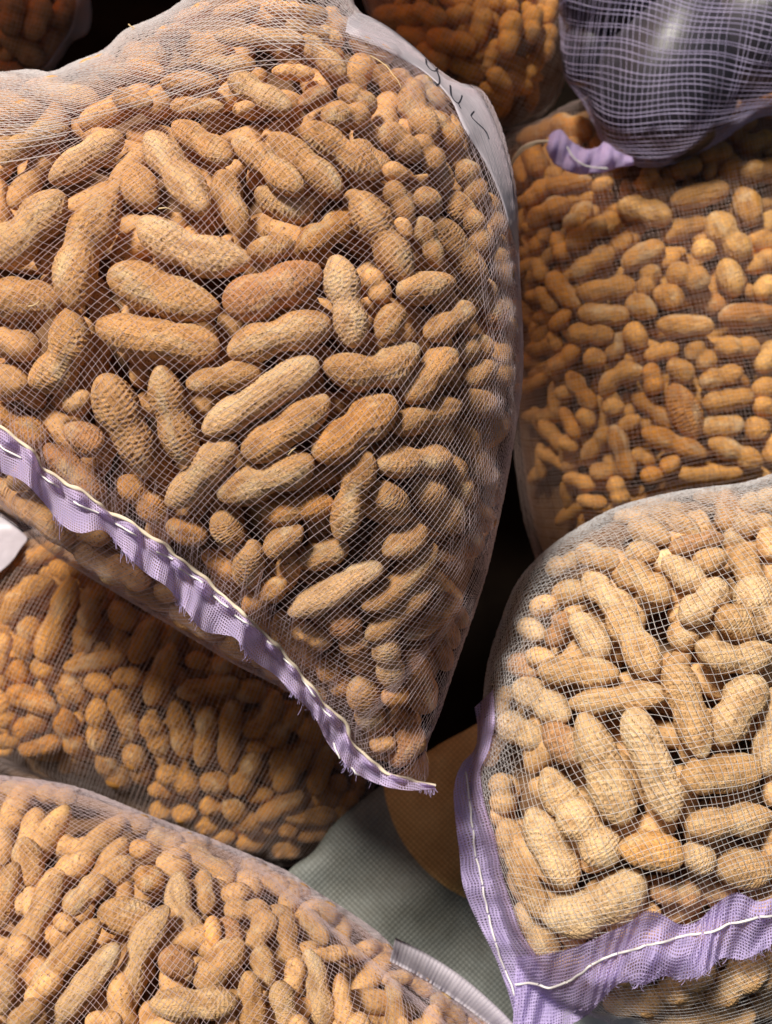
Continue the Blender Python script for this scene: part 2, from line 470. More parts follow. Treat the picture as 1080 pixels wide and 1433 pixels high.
DATA['R'] = """795 257 0 60 28 o;843 259 20 32 26 1;750 272 40 48 30 o;766 298 25 58 38 o;809 305 55 52 36;820 328 35 62 36;848 315 35 44 38;756 337 45 38 26 o;784 345 -70 46 30 o;812 278 0 52 26 d;748 222 -80 52 38 do;728 235 -85 52 24 do
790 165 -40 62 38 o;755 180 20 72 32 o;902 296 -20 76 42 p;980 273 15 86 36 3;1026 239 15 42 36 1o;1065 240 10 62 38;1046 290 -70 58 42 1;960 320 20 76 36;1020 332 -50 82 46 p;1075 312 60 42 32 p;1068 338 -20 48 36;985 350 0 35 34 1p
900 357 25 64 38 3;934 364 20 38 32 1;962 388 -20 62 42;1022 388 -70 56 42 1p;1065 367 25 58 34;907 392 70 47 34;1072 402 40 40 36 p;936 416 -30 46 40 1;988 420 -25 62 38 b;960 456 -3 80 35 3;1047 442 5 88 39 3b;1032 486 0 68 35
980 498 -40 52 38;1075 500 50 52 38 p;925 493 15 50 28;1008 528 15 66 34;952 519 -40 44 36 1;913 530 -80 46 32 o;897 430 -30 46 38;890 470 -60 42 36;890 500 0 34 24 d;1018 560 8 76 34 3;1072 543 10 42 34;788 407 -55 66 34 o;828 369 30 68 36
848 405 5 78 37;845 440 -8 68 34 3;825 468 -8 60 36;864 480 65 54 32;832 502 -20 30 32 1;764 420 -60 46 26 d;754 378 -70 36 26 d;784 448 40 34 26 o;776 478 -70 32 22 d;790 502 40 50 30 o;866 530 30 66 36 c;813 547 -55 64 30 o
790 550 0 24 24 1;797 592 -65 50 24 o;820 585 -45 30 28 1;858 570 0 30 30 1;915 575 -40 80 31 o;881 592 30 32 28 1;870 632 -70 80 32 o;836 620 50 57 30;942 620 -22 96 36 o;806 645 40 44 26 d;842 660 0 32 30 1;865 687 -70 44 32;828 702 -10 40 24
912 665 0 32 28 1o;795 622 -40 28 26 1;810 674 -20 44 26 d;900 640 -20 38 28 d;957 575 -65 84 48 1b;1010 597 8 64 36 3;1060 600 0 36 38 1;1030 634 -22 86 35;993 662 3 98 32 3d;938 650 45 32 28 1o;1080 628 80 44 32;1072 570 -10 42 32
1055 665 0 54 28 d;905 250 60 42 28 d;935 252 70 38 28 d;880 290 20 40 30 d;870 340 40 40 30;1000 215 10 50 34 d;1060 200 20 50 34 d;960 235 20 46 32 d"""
DATA['B'] = """945 733 -30 66 42;982 719 -55 78 40 p;1017 715 75 64 38 o;1055 735 0 58 42;1065 703 10 62 40 p;974 760 12 80 34 b;899 774 0 44 38 1;931 784 30 38 34 1p;956 802 -40 62 46 p;994 784 10 52 40 1;1031 753 20 42 38 1p;1045 796 -80 68 50
902 815 -40 70 50;912 838 -30 42 42 1p;908 745 -30 54 42;885 722 10 54 28;1075 760 80 44 36;1080 800 80 62 32;985 842 40 84 50 p;1068 850 -50 100 68 p;1030 872 -30 62 56 1;962 878 60 74 50;851 835 -45 84 50 p;798 830 10 48 44 1
760 847 20 36 34 1;825 890 -60 66 48 p;782 880 60 54 38 b;744 882 -30 38 36 1p;835 780 -20 54 40;790 790 20 54 34;850 743 -10 62 32;756 920 0 38 32 1;807 940 5 100 48;733 933 -10 44 38 1b;757 980 -28 84 52 p;729 1023 -20 68 50 p;705 982 80 46 28
790 1040 -40 64 58 1b;714 1075 5 112 54 p;715 1127 5 80 46 3b;782 1110 -60 74 60 1p;771 1187 -62 118 62 p;823 1163 -50 108 70 p;720 1185 -65 80 48;742 1242 -65 94 46;835 1265 38 152 74 np;751 1301 -50 84 55 p;845 1077 -70 162 72 p
912 1068 -70 166 62 3p;886 897 -62 104 58;962 990 -72 138 60;865 978 10 132 48;1028 917 -5 118 52 np;1033 992 50 114 66 p;1078 1025 80 124 52 p;1010 1083 5 118 62 3;1020 1150 3 132 52;912 1192 -5 90 60 1o;976 1200 -30 52 50 1p;1040 1215 -10 86 62 1
945 1248 -5 74 46 db;1003 1247 -5 54 34 d;870 1298 10 40 36 1d;900 1275 0 48 38 d;1075 1265 10 60 40 d;720 880 -60 50 34;700 930 -80 46 30;740 830 -50 50 34;770 800 -40 50 32;820 750 -25 54 30;930 700 -10 60 30;1000 690 -5 60 28;690 1050 70 50 30
890 1400 30 84 52;960 1372 60 94 52;1030 1372 50 104 56;1080 1352 60 84 52;945 1428 20 74 44;1015 1430 30 84 44;700 1130 80 60 30 d;860 1360 30 70 44 d;925 1330 20 80 46 d;800 1340 30 70 44 d;1000 1310 10 80 46 d;1085 1180 80 60 44;1085 1100 70 60 40;880 850 30 50 40 d;930 1110 -60 50 40 d"""
DATA['L'] = """55 777 20 72 32;35 837 40 92 42 c;80 868 72 120 46;128 850 80 64 42;122 892 80 54 44;172 862 -45 48 38;200 898 70 64 38 3;38 892 75 62 40;133 926 12 90 30 3;60 935 -30 35 36 1;24 940 -40 40 38 1o;88 798 -20 44 32;225 945 70 92 40;3 915 80 62 28
44 980 -18 78 38 o;102 967 -50 46 36;138 957 -10 44 34;178 948 0 44 32;6 995 -80 50 36;42 1015 30 58 36 o;97 1025 -72 76 38 o;137 1015 85 80 39;174 1000 -70 78 36;56 1044 15 68 32 o;218 1030 -70 66 36;158 1078 -55 60 38;193 1070 -80 64 38;224 1106 -20 36 28
12 1037 15 44 26;292 962 8 86 37;253 1022 -80 84 39;287 1030 80 88 36;321 1030 85 104 37;248 1090 -25 64 38;300 1095 0 42 38 1;296 1128 0 36 32 1;344 1083 60 68 39;370 1003 50 74 40 n;398 1017 45 66 34;387 1067 55 62 36;409 1075 55 80 35;448 1078 75 72 34
337 1142 -50 66 36;364 1111 0 40 30 d;392 1128 28 78 34;467 1108 65 56 32;434 1142 -5 70 30;442 1167 3 54 24;403 1161 0 28 26 1;376 1155 0 34 28;439 1122 30 34 26 d;434 1022 -20 40 34;350 967 -10 44 38;276 925 0 34 28 d;300 933 -10 36 28 d;356 1044 0 44 28 d
482 1130 60 52 30;500 1098 80 44 26;226 1134 0 34 32;258 1138 0 36 30;289 1155 0 36 30;310 1170 0 40 30;350 1180 0 40 30;400 1190 0 40 28;110 930 60 40 30 d;420 1050 40 50 32 d;20 870 50 50 34 d;240 890 60 50 34;320 920 50 50 34;170 800 40 50 32;120 790 20 50 30"""
DATA['F'] = """18 1132 -60 92 46;72 1145 80 72 44 b;4 1185 -70 44 40;39 1207 -60 62 46 1;104 1184 62 108 40;154 1182 55 84 36;160 1222 30 54 44;118 1252 40 66 42;48 1290 62 140 44;5 1255 75 92 44;130 1122 0 50 32;198 1188 0 34 32 1o;231 1177 -20 54 36
240 1203 20 40 33 1;209 1230 -20 43 42 1o;258 1274 -62 100 48 np;287 1248 -75 52 32;290 1210 -30 92 38;318 1205 -40 64 32;349 1243 0 36 36 1;345 1274 -10 64 36;298 1303 -80 36 28 1o;320 1306 -60 44 42 1b;360 1310 55 64 46;392 1283 -20 44 36
247 1347 -20 52 48 1b;307 1350 45 78 54;369 1354 -75 56 38;178 1282 -8 86 56 1;195 1345 70 152 50 cp;352 1404 -80 84 44;272 1404 -3 120 50 p;92 1340 48 142 42 3;122 1376 52 142 46 3p;145 1430 0 54 34;90 1292 -20 34 28 1d;6 1390 70 64 42 p
35 1420 40 64 38;404 1325 -75 74 38;443 1384 -72 102 44 p;398 1410 -75 74 40 p;509 1392 75 98 38;552 1407 -85 64 34;588 1408 -80 64 34;457 1336 -3 56 26;502 1332 5 54 28;556 1368 -5 48 26;630 1408 -40 62 32;418 1250 0 36 36 1;457 1268 -30 46 38;440 1298 -50 54 36
484 1304 0 54 36;386 1238 -30 44 34;480 1402 -80 72 32 d;673 1432 -30 46 26;513 1292 0 46 32;360 1215 -30 50 32;420 1230 -30 46 30;270 1175 -20 50 32;190 1145 -20 54 34;80 1105 -10 60 34;30 1100 -5 60 32;540 1320 -30 46 28;600 1440 60 60 34;225 1440 20 70 44;60 1385 50 70 40 d
320 1440 -80 60 40;420 1450 -80 60 40;500 1450 80 60 40;20 1340 60 70 44 d;330 1250 0 40 34 d;70 1240 50 50 40 d;590 1370 -40 50 28;230 1300 40 50 36 d;410 1370 80 50 34 d"""
DATA['T'] = """630 58 -20 72 38 o;604 80 -30 54 38;672 40 70 58 34;713 48 85 62 38;685 87 75 38 24;699 112 -30 40 30;640 22 20 44 30;600 20 -30 54 32;556 22 -20 74 34;704 8 0 44 28;745 35 85 54 32;650 95 -30 62 32;765 60 80 52 32;745 95 60 50 30;768 15 70 50 30;690 130 -20 44 26;580 50 -30 56 34;725 115 -20 44 26"""
DATA['Q'] = """15 20 80 60 38 b;52 26 70 62 38 b;88 14 60 54 34 b;30 66 -30 60 38 b;70 64 60 52 34 b;10 100 0 50 30 b;100 40 70 44 28 b"""

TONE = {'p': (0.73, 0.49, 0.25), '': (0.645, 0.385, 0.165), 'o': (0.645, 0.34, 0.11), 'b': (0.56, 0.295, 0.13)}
BIAS = {'M': (1.03, 0.95, 0.93), 'B': (1.12, 1.15, 1.25), 'F': (1.02, 0.99, 0.98), 'L': (1.0, 0.80, 0.42), 'R': (1.0, 0.84, 0.50), 'T': (1.0, 0.74, 0.32), 'Q': (0.95, 0.9, 0.8)}  # tint per sack; L, R and T have their warm shade coloured in as amber

class Nut: pass
NUTS = []
for key, txt in DATA.items():
    b = BODY[key]
    for rec in txt.replace("\n", ";").split(";"):
        w = rec.split()
        if len(w) < 5: continue
        n = Nut()
        n.key = key
        n.x, n.y, n.a, n.len, n.wid = map(float, w[:5])
        n.fl = w[5] if len(w) > 5 else ''
        n.dark = 'd' in n.fl
        n.tone = next((c for c in n.fl if c in 'pob'), '')
        n.shape = next((c for c in n.fl if c in '13cn'), '2')
        if n.shape == '2' and n.len / n.wid < 1.35: n.shape = '1'
        for _ in range(12):                            # keep every shell inside its sack
            aa = math.radians(n.a); hl = max(n.len - n.wid, 0) / 2
            worst, push = 0, None
            for sgn in (-1, 0, 1):
                px, py = n.x + sgn * hl * math.cos(aa), n.y - sgn * hl * math.sin(aa)
                s_ = float(b.samp(b.sd, px, py))
                lack = 0.55 * n.wid - s_
                if lack > worst:
                    gu = float(b.samp(b.sd, px + 4, py) - b.samp(b.sd, px - 4, py)); gv = float(b.samp(b.sd, px, py + 4) - b.samp(b.sd, px, py - 4))
                    gl = math.hypot(gu, gv) + 1e-6
                    worst, push = lack, (gu / gl, gv / gl)
            if push is None: break
            n.x += push[0] * min(worst, 8); n.y += push[1] * min(worst, 8)
        NUTS.append(n)

def place(n, drop):
    b = BODY[n.key]
    H0 = float(b.samp(b.H0, n.x, n.y))
    D = float(b.D0(n.x, n.y)) - H0
    k = D / FPX
    n.r = n.wid * k / 2 * 0.95
    hu, hv = b.grad(n.x, n.y)
    m = math.hypot(hu, hv)
    if m > 1.1: hu, hv = hu * 1.1 / m, hv * 1.1 / m
    a = math.radians(n.a)
    dx, dy = math.cos(a), math.sin(a)                 # dy up
    ax = np.array((dx, dy, hu * dx - hv * dy)); pl = np.linalg.norm(ax)
    n.L = n.len * k * min(pl, 1.3)
    ax /= pl
    nz = np.array((-hu, hv, 1.0)); nz -= nz @ ax * ax; nz /= np.linalg.norm(nz)
    n.ax, n.nz = ax, nz
    n.D = D + 0.72 * n.r + drop
    n.c = np.array(((n.x - IW / 2) / FPX * n.D, -(n.y - IH / 2) / FPX * n.D, -n.D))
    ts = np.array((-0.40, -0.22, 0.0, 0.22, 0.40)) if n.shape != '1' else np.array((-0.25, -0.1, 0, 0.1, 0.25))
    n.sp = n.c + np.outer(ts * n.L, ax) * max(0.6, 1 - n.wid / n.len * 0.25)
    n.sr = n.r * (np.array((0.86, 1, 0.86, 1, 0.86)) if n.shape != '1' else np.array((0.8, 0.95, 1, 0.95, 0.8)))

def poke(n):
    """how far a shell would stand out through the sack's curved skin"""
    b = BODY[n.key]; w = -1.0
    D = -n.sp[:, 2]; u = n.sp[:, 0] / D * FPX + IW / 2; v = -n.sp[:, 1] / D * FPX + IH / 2
    for du, dv, f in ((0, 0, 1), (0.75, 0, 0.65), (-0.75, 0, 0.65), (0, 0.75, 0.65), (0, -0.75, 0.65)):
        q = n.sr * FPX / D
        uu, vv = u + du * q, v + dv * q
        w = max(w, float((b.D0(uu, vv) - D + f * n.sr - b.samp(b.H0, uu, vv)).max()) - 0.34 * n.r)
    return w

order = sorted(NUTS, key=lambda n: (n.dark, -n.len * n.wid))
done = {k: [] for k in BODY}
for n in order:
    base = (0.006 if n.dark else 0.0) + random.uniform(0, 0.0025)
    drop = base
    for it in range(10):
        place(n, drop)
        pen = 0.0
        for m in done[n.key]:
            if np.linalg.norm(m.c - n.c) > (m.L + n.L) * 0.6: continue
            d = np.linalg.norm(m.sp[:, None] - n.sp[None], axis=2)
            pen = max(pen, float((m.sr[:, None] + n.sr[None] - d).max()) / min(m.r, n.r))
        if pen < 0.42 and poke(n) < 0.0: break
        drop = base + 0.0016 * (it + 1)
    if poke(n) > 0.12 * n.r:                           # no room for it under the skin
        NUTS.remove(n)
        continue
    done[n.key].append(n)

# ---------------------------------------------------------------- the net stretched over the peanuts
def drape(b, nuts, its=90, sag=0.011):
    O = np.full(b.U.shape, -1.0)
    for n in nuts:
        ts = np.linspace(-0.5, 0.5, 9)
        Pc = n.c + np.outer(ts * max(n.L - 1.1 * n.r, 0.3 * n.L), n.ax)
        for p in Pc:
            D = -p[2]; u = p[0] / D * FPX + IW / 2; v = -p[1] / D * FPX + IH / 2
            rp = n.r * FPX / D
            i0, i1 = int((u - rp - b.u0) / b.S), int((u + rp - b.u0) / b.S) + 2
            j0, j1 = int((v - rp - b.v0) / b.S), int((v + rp - b.v0) / b.S) + 2
            i0, j0 = max(i0, 0), max(j0, 0)
            if i1 <= i0 or j1 <= j0 or i0 >= b.U.shape[1] or j0 >= b.U.shape[0]: continue
            uu, vv = b.U[j0:j1, i0:i1], b.V[j0:j1, i0:i1]
            q = 1 - ((uu - u) ** 2 + (vv - v) ** 2) / rp ** 2
            z = np.where(q > 0, b.D0(uu, vv) - D + n.r * np.sqrt(np.maximum(q, 0)), -1)
            O[j0:j1, i0:i1] = np.maximum(O[j0:j1, i0:i1], z)
    rim = np.clip(b.sd / 30, 0, 1)
    O = np.where(b.sd > 0, np.minimum(O + 0.0011, b.H0 + 0.02 * rim), 0)
    low = b.H0 - sag * rim
    M = np.maximum(low, O)
    ins = b.sd > 0
    for _ in range(its):
        p = np.pad(M, 1, mode='edge')
        M = 0.25 * (p[:-2, 1:-1] + p[2:, 1:-1] + p[1:-1, :-2] + p[1:-1, 2:])
        M = np.where(ins, np.maximum(np.maximum(M, O), low), 0)
    for _ in range(2):
        p = np.pad(M, 1, mode='edge')
        M = np.where(b.sd > 12, np.maximum(0.5 * M + 0.125 * (p[:-2, 1:-1] + p[2:, 1:-1] + p[1:-1, :-2] + p[1:-1, 2:]), O), M)
    b.M = M

for k, b in BODY.items():
    drape(b, done[k])

def weave(b, tubes, ang, spacing, r, seed, lift=0.0005, jit=0.18, p_step=3.0, q_step=4.5, view=(-25, -25, 1105, 1458), centre=None, fan=0.0, miss=0.0, keep=None):
    """one family of threads, evenly spaced along the curved surface"""
    a = math.radians(ang)
    eq = np.array((math.cos(a), -math.sin(a)))        # along the thread (v is down)
    ep = np.array((math.sin(a), math.cos(a)))         # across
    c = np.array(centre if centre is not None else b.c, float)
    pr = (b.poly - c) @ ep; qr = (b.poly - c) @ eq
    p = np.arange(pr.min() - 6, pr.max() + 6, p_step); q = np.arange(qr.min() - 6, qr.max() + 6, q_step)
    Q, Pp = np.meshgrid(q, p, indexing='ij')
    bend = fan * (Q / 400.0) ** 2 * 60
    U = c[0] + Q * eq[0] + (Pp + bend) * ep[0]; V = c[1] + Q * eq[1] + (Pp + bend) * ep[1]
    X = W(U, V, b.D0(U, V) - b.samp(b.H0, U, V))
    arc = np.concatenate([np.zeros((len(q), 1)), np.cumsum(np.linalg.norm(np.diff(X, axis=1), axis=2), 1)], 1)
    i0 = int(np.argmin(np.abs(p)))
    arc -= arc[:, i0:i0 + 1]
    arc += spacing * (1.5 * np.sin(U / 71.0 + seed) * np.sin(V / 83.0 + 2 * seed) + 0.35 * np.sin(U / 23.0 + V / 31.0 + seed))
    arc = np.maximum.accumulate(arc, axis=1)
    j0, j1 = int(arc.min() / spacing), int(arc.max() / spacing)
    rr = np.random.default_rng(seed)
    for j in range(j0, j1 + 1):
        t = (j + rr.uniform(-jit, jit)) * spacing
        if rr.random() < miss: continue
        pj = np.array([np.interp(t, arc[i], p, left=np.nan, right=np.nan) for i in range(len(q))])
        bj = fan * (q / 400.0) ** 2 * 60
        u = c[0] + q * eq[0] + (pj + bj) * ep[0]; v = c[1] + q * eq[1] + (pj + bj) * ep[1]
        ok = ~np.isnan(u)
        ok &= np.where(ok, b.samp(b.sd, np.nan_to_num(u), np.nan_to_num(v)), -1) > 0.5
        ok &= (u > view[0]) & (u < view[2]) & (v > view[1]) & (v < view[3])
        if keep is not None: ok &= keep(np.nan_to_num(u), np.nan_to_num(v), rr.uniform(-1, 1))
        idx = np.where(ok)[0]
        if len(idx) < 3: continue
        rad = r * rr.uniform(0.8, 1.25)
        for run in np.split(idx, np.where(np.diff(idx) > 1)[0] + 1):
            if len(run) < 3: continue
            uu, vv = u[run], v[run]
            tubes.add(b.on(uu, vv, lift + 0.00015 * np.sin(np.arange(len(run)) * 1.9 + j)), rad)

# ---------------------------------------------------------------- floor
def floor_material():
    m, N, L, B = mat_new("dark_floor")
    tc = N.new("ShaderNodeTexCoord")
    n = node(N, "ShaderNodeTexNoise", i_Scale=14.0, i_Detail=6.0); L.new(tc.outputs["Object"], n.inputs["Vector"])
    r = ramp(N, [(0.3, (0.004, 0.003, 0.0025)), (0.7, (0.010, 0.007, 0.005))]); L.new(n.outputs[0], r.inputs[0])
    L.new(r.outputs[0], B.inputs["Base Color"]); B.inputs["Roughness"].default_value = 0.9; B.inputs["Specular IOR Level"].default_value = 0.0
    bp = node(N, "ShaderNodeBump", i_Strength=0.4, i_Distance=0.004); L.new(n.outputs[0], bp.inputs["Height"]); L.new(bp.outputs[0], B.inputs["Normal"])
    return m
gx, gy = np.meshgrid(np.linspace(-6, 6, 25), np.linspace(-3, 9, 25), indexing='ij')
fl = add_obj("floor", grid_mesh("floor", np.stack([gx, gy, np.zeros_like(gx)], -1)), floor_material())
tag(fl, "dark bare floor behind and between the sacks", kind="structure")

# unseen translucent sheet, added over the back of the pile to lay warm shade there
am, N_, L_, B_ = mat_new("brown_shade_sheet")
B_.inputs["Base Color"].default_value = (0.22, 0.10, 0.03, 1); B_.inputs["Roughness"].default_value = 0.8
t_ = N_.new("ShaderNodeBsdfTranslucent"); t_.inputs[0].default_value = (0.70, 0.22, 0.022, 1)
x_ = N_.new("ShaderNodeMixShader"); x_.inputs[0].default_value = 0.6
L_.new(B_.outputs[0], x_.inputs[1]); L_.new(t_.outputs[0], x_.inputs[2]); L_.new(x_.outputs[0], N_["Material Output"].inputs[0])
gx, gy = np.meshgrid(np.linspace(0, 1, 90), np.linspace(0, 1, 20), indexing='ij')
gx = -1.8 + gx * (1.8 - 0.085 - 0.33 * gy)
ye = 0.66 - 0.105 / (1 + np.exp(-(gx + 0.18) / 0.02))
aw = add_obj("added_shade_sheet", grid_mesh("added_shade_sheet", np.stack([gx, ye + gy * 1.6, 1.25 + 0.25 * gy + 0.02 * np.sin(gx * 9)], -1)), am)
tag(aw, "unseen brown sheet added to shade the back of the pile", kind="structure")

# ---------------------------------------------------------------- peanut shells
def shell(kind, seed, nt=124, na=92, relief=1.0, beak=1.0, cosw=0.35):
    """unit peanut: length 1 along x, greatest radius 0.5"""
    r = np.random.default_rng(seed)
    t = -np.cos(np.linspace(0.0, math.pi, nt)) * cosw + np.linspace(-1, 1, nt) * (1 - cosw)
    th = np.linspace(0, 2 * math.pi, na, endpoint=False)
    Tt, A = np.meshgrid(t, th, indexing='ij')
    e = {'2': 2.5, 'c': 2.5, '3': 3.4, '1': 2.05}[kind]
    prof = np.clip(1 - np.abs(t) ** e, 0, 1) ** 0.5
    w0 = r.uniform(-0.12, 0.12)
    if kind in '2c':
        wd = r.uniform(0.16, 0.33)
        prof *= 1 - wd * np.exp(-((t - w0) / 0.26) ** 2)
        prof *= 1 + r.uniform(-0.10, 0.10) * t
    elif kind == '3':
        prof *= 1 - r.uniform(0.05, 0.10) * np.exp(-((t + 0.3) / 0.16) ** 2) - r.uniform(0.05, 0.10) * np.exp(-((t - 0.32) / 0.16) ** 2)
    else:
        prof *= 1 + r.uniform(-0.16, 0.16) * t
    prof /= prof.max()
    R = np.repeat(prof[:, None], na, 1)
    # network of ridges with sunken cells
    nr = int(r.integers(15, 19)); m = {'2': 11, 'c': 11, '3': 12.5, '1': 7.5}[kind] + r.uniform(-1, 1)
    a = A / (2 * math.pi) * nr + 0.32 * np.sin(3.1 * Tt + r.random() * 6) + 0.22 * np.sin(7 * Tt + A * 2 + r.random() * 6)
    ca = np.floor(a); fa = a - ca
    hsh = lambda x, s: (np.sin(x * 127.1 + s * 311.7) * 43758.5453) % 1.0
    cm = np.mod(ca, nr)
    bb = Tt * m + hsh(cm, seed + 1) * 1.0 + 0.35 * np.sin(A * 3 + Tt * 4 + r.random() * 6)
    cb = np.floor(bb); fb = bb - cb
    dep = 0.45 + 0.75 * hsh(cm * 3.7 + cb * 11.3, seed + 2)
    pit = np.clip(1 - np.abs(2 * fa - 1) ** 2.2, 0, 1) * np.clip(1 - np.abs(2 * fb - 1) ** 2.6, 0, 1) * dep
    edge = np.clip(prof / 0.5, 0, 1)[:, None]
    lr = 0.5 * (np.cos(2 * math.pi * (a + 0.5)) ** 1)
    R = R * (1 + relief * edge * (-0.098 * pit + 0.022 * lr)) + relief * edge * 0.010 * np.sin(5 * A + 6 * Tt + r.random() * 6) * prof[:, None]
    # lumpy overall form, seam keel
    R *= 1 + 0.045 * np.sin(A + r.random() * 6 + 2.2 * Tt) + 0.03 * np.sin(2 * A + 3.5 * Tt + r.random() * 6)
    X = Tt * 0.5
    Y = R * 0.5 * np.cos(A); Z = R * 0.5 * np.sin(A)
    # small beak at one end
    bk = beak * np.exp(-((Tt - 1) / 0.10) ** 2)
    X = X + 0.022 * bk
    Y = Y + 0.05 * bk * r.uniform(-1, 1)
    bend = {'2': r.uniform(-0.10, 0.10), 'c': 0.34, '3': r.uniform(-0.06, 0.06), '1': 0.0}[kind]
    Y = Y - bend * (Tt ** 2 - 0.4) * 0.9
    P = np.stack([X, Y, Z], -1)
    idx = np.arange(nt * na).reshape(nt, na); nx = np.roll(idx, -1, 1)
    q = np.stack([idx[:-1], nx[:-1], nx[1:], idx[1:]], -1).reshape(-1, 4)
    return P.reshape(-1, 3), q

TEMPL = {}
for kind, cnt in (('2', 6), ('c', 2), ('3', 3), ('1', 4)):
    TEMPL[kind] = []
    for s in range(cnt):
        P, q = shell(kind, 10 * s + ord(kind))
        # in mesh units of metres for a 40 mm shell, so bump heights stay true
        me = new_mesh("peanut_shell", P[:, [0, 1, 2]] * 1.0, q.ravel(), np.full(len(q), 4))
        me.materials.append(MAT_SHELL)
        TEMPL[kind].append(me)

SACK_NAME = {'M': "big central sack", 'R': "rear right sack", 'B': "front lavender-hemmed sack", 'L': "sack under the hem",
             'F': "lower left front sack", 'T': "dim rear middle sack", 'Q': "dim top left sack"}
ORD = "first second third fourth fifth sixth seventh eighth ninth tenth eleventh twelfth thirteenth fourteenth fifteenth sixteenth".split()

def seen_area(n):
    x0, x1 = max(n.x - n.len / 2, 0), min(n.x + n.len / 2, IW)
    y0, y1 = max(n.y - n.len / 2, 0), min(n.y + n.len / 2, IH)
    f = max(0, x1 - x0) * max(0, y1 - y0) / n.len ** 2
    return n.len * n.wid * f * (0.5 if n.dark else 1) * (0.4 if n.key in 'TQ' else 1)

ranked = sorted(NUTS, key=seen_area, reverse=True)
single = [n for n in ranked if n.key not in 'Q' and seen_area(n) > 200][:306]
rest = [n for n in NUTS if n not in single]

# labels: by look, tilt, then by row and place in its own sack
for key in BODY:
    g = sorted([n for n in single if n.key == key], key=lambda n: n.y)
    if not g: continue
    band = 1.25 * float(np.median([n.wid for n in g])) + 14
    y0 = g[0].y - band / 2
    rows = {}
    for n in g: rows.setdefault(int((n.y - y0) / band), []).append(n)
    for ri, k in enumerate(sorted(rows)):
        for ci, n in enumerate(sorted(rows[k], key=lambda n: n.x)):
            tone = {'p': "pale", 'o': "orange-tan", 'b': "reddish-brown", '': "tan"}[n.tone]
            shp = {'1': "rounded", '3': "long straight", 'c': "bowed", 'n': "bowed", '2': "waisted"}[n.shape]
            aa = (n.a + 180) % 180
            tilt = "lying level" if aa < 15 or aa > 165 else "upright" if 75 < aa < 105 else "leaning right" if aa <= 75 else "leaning left"
            n.label = f"{tone} {shp} peanut {tilt}, {ORD[min(ci, 15)]} across in {ORD[min(ri, 15)]} row of {SACK_NAME[key]}"

def nut_matrix(n, roll):
    X = RM @ n.ax; Z = RM @ n.nz; Y = np.cross(Z, X)
    c, s = math.cos(roll), math.sin(roll)
    Y2, Z2 = c * Y + s * Z, -s * Y + c * Z
    pos = RM @ n.c + CM[:3, 3]
    return pos, X, Y2, Z2

for i, n in enumerate(single):
    kind = 'c' if n.shape in 'cn' else n.shape
    me = TEMPL[kind][i % len(TEMPL[kind])]
    o = bpy.data.objects.new("peanut", me)
    col.objects.link(o)
    if kind == 'c': roll = random.uniform(-0.3, 0.3) + (math.pi if n.shape == 'n' else 0)
    else: roll = random.uniform(0, 6.28)
    pos, X, Y, Z = nut_matrix(n, roll)
    if kind != 'c' and random.random() < 0.5: X, Y = -X, -Y
    m = Matrix.Identity(4)
    yr = 2 * n.r * random.uniform(0.95, 1.05)
    for r_ in range(3):
        m[r_][0], m[r_][1], m[r_][2], m[r_][3] = X[r_] * n.L, Y[r_] * 2 * n.r, Z[r_] * yr, pos[r_]
    o.matrix_world = m
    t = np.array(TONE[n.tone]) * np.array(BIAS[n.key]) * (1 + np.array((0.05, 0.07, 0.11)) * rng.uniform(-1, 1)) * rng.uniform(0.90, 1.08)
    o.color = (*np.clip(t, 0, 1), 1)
    tag(o, n.label, "peanut", f"peanuts in the {SACK_NAME[n.key]}")

# the peanuts beneath, and the smallest ones, as one mass
LOW = [(shell(k, 300 + j, 20, 15, 0.3, 0.0, 0.85), k) for j, k in enumerate("221321")]
mv, mf, mc, mn = [], [], [], 0
def mass_add(P, q, tone):
    global mn
    mv.append(P); mf.append(q + mn); mc.append(np.repeat([[*tone, 1.0]], len(P), 0)); mn += len(P)
def mass_nut(pos, X, Y, Z, L_, r_, tone, j, hi=None):
    (P, q), _ = LOW[j % len(LOW)] if hi is None else (hi, 0)
    mass_add(pos + P[:, :1] * L_ * X + P[:, 1:2] * 2 * r_ * Y + P[:, 2:] * 2 * r_ * Z, q, tone)
HI = {k: shell(k, 400 + ord(k), 44, 32, 0.9, 0.5, 0.7) for k in '23c1'}
for i, n in enumerate(rest):
    pos, X, Y, Z = nut_matrix(n, random.uniform(0, 6.28))
    mass_nut(pos, X, Y, Z, n.L, n.r, np.array(TONE[n.tone]) * np.array(BIAS[n.key]) * rng.uniform(0.88, 1.1), i, HI['c' if n.shape in 'cn' else n.shape])
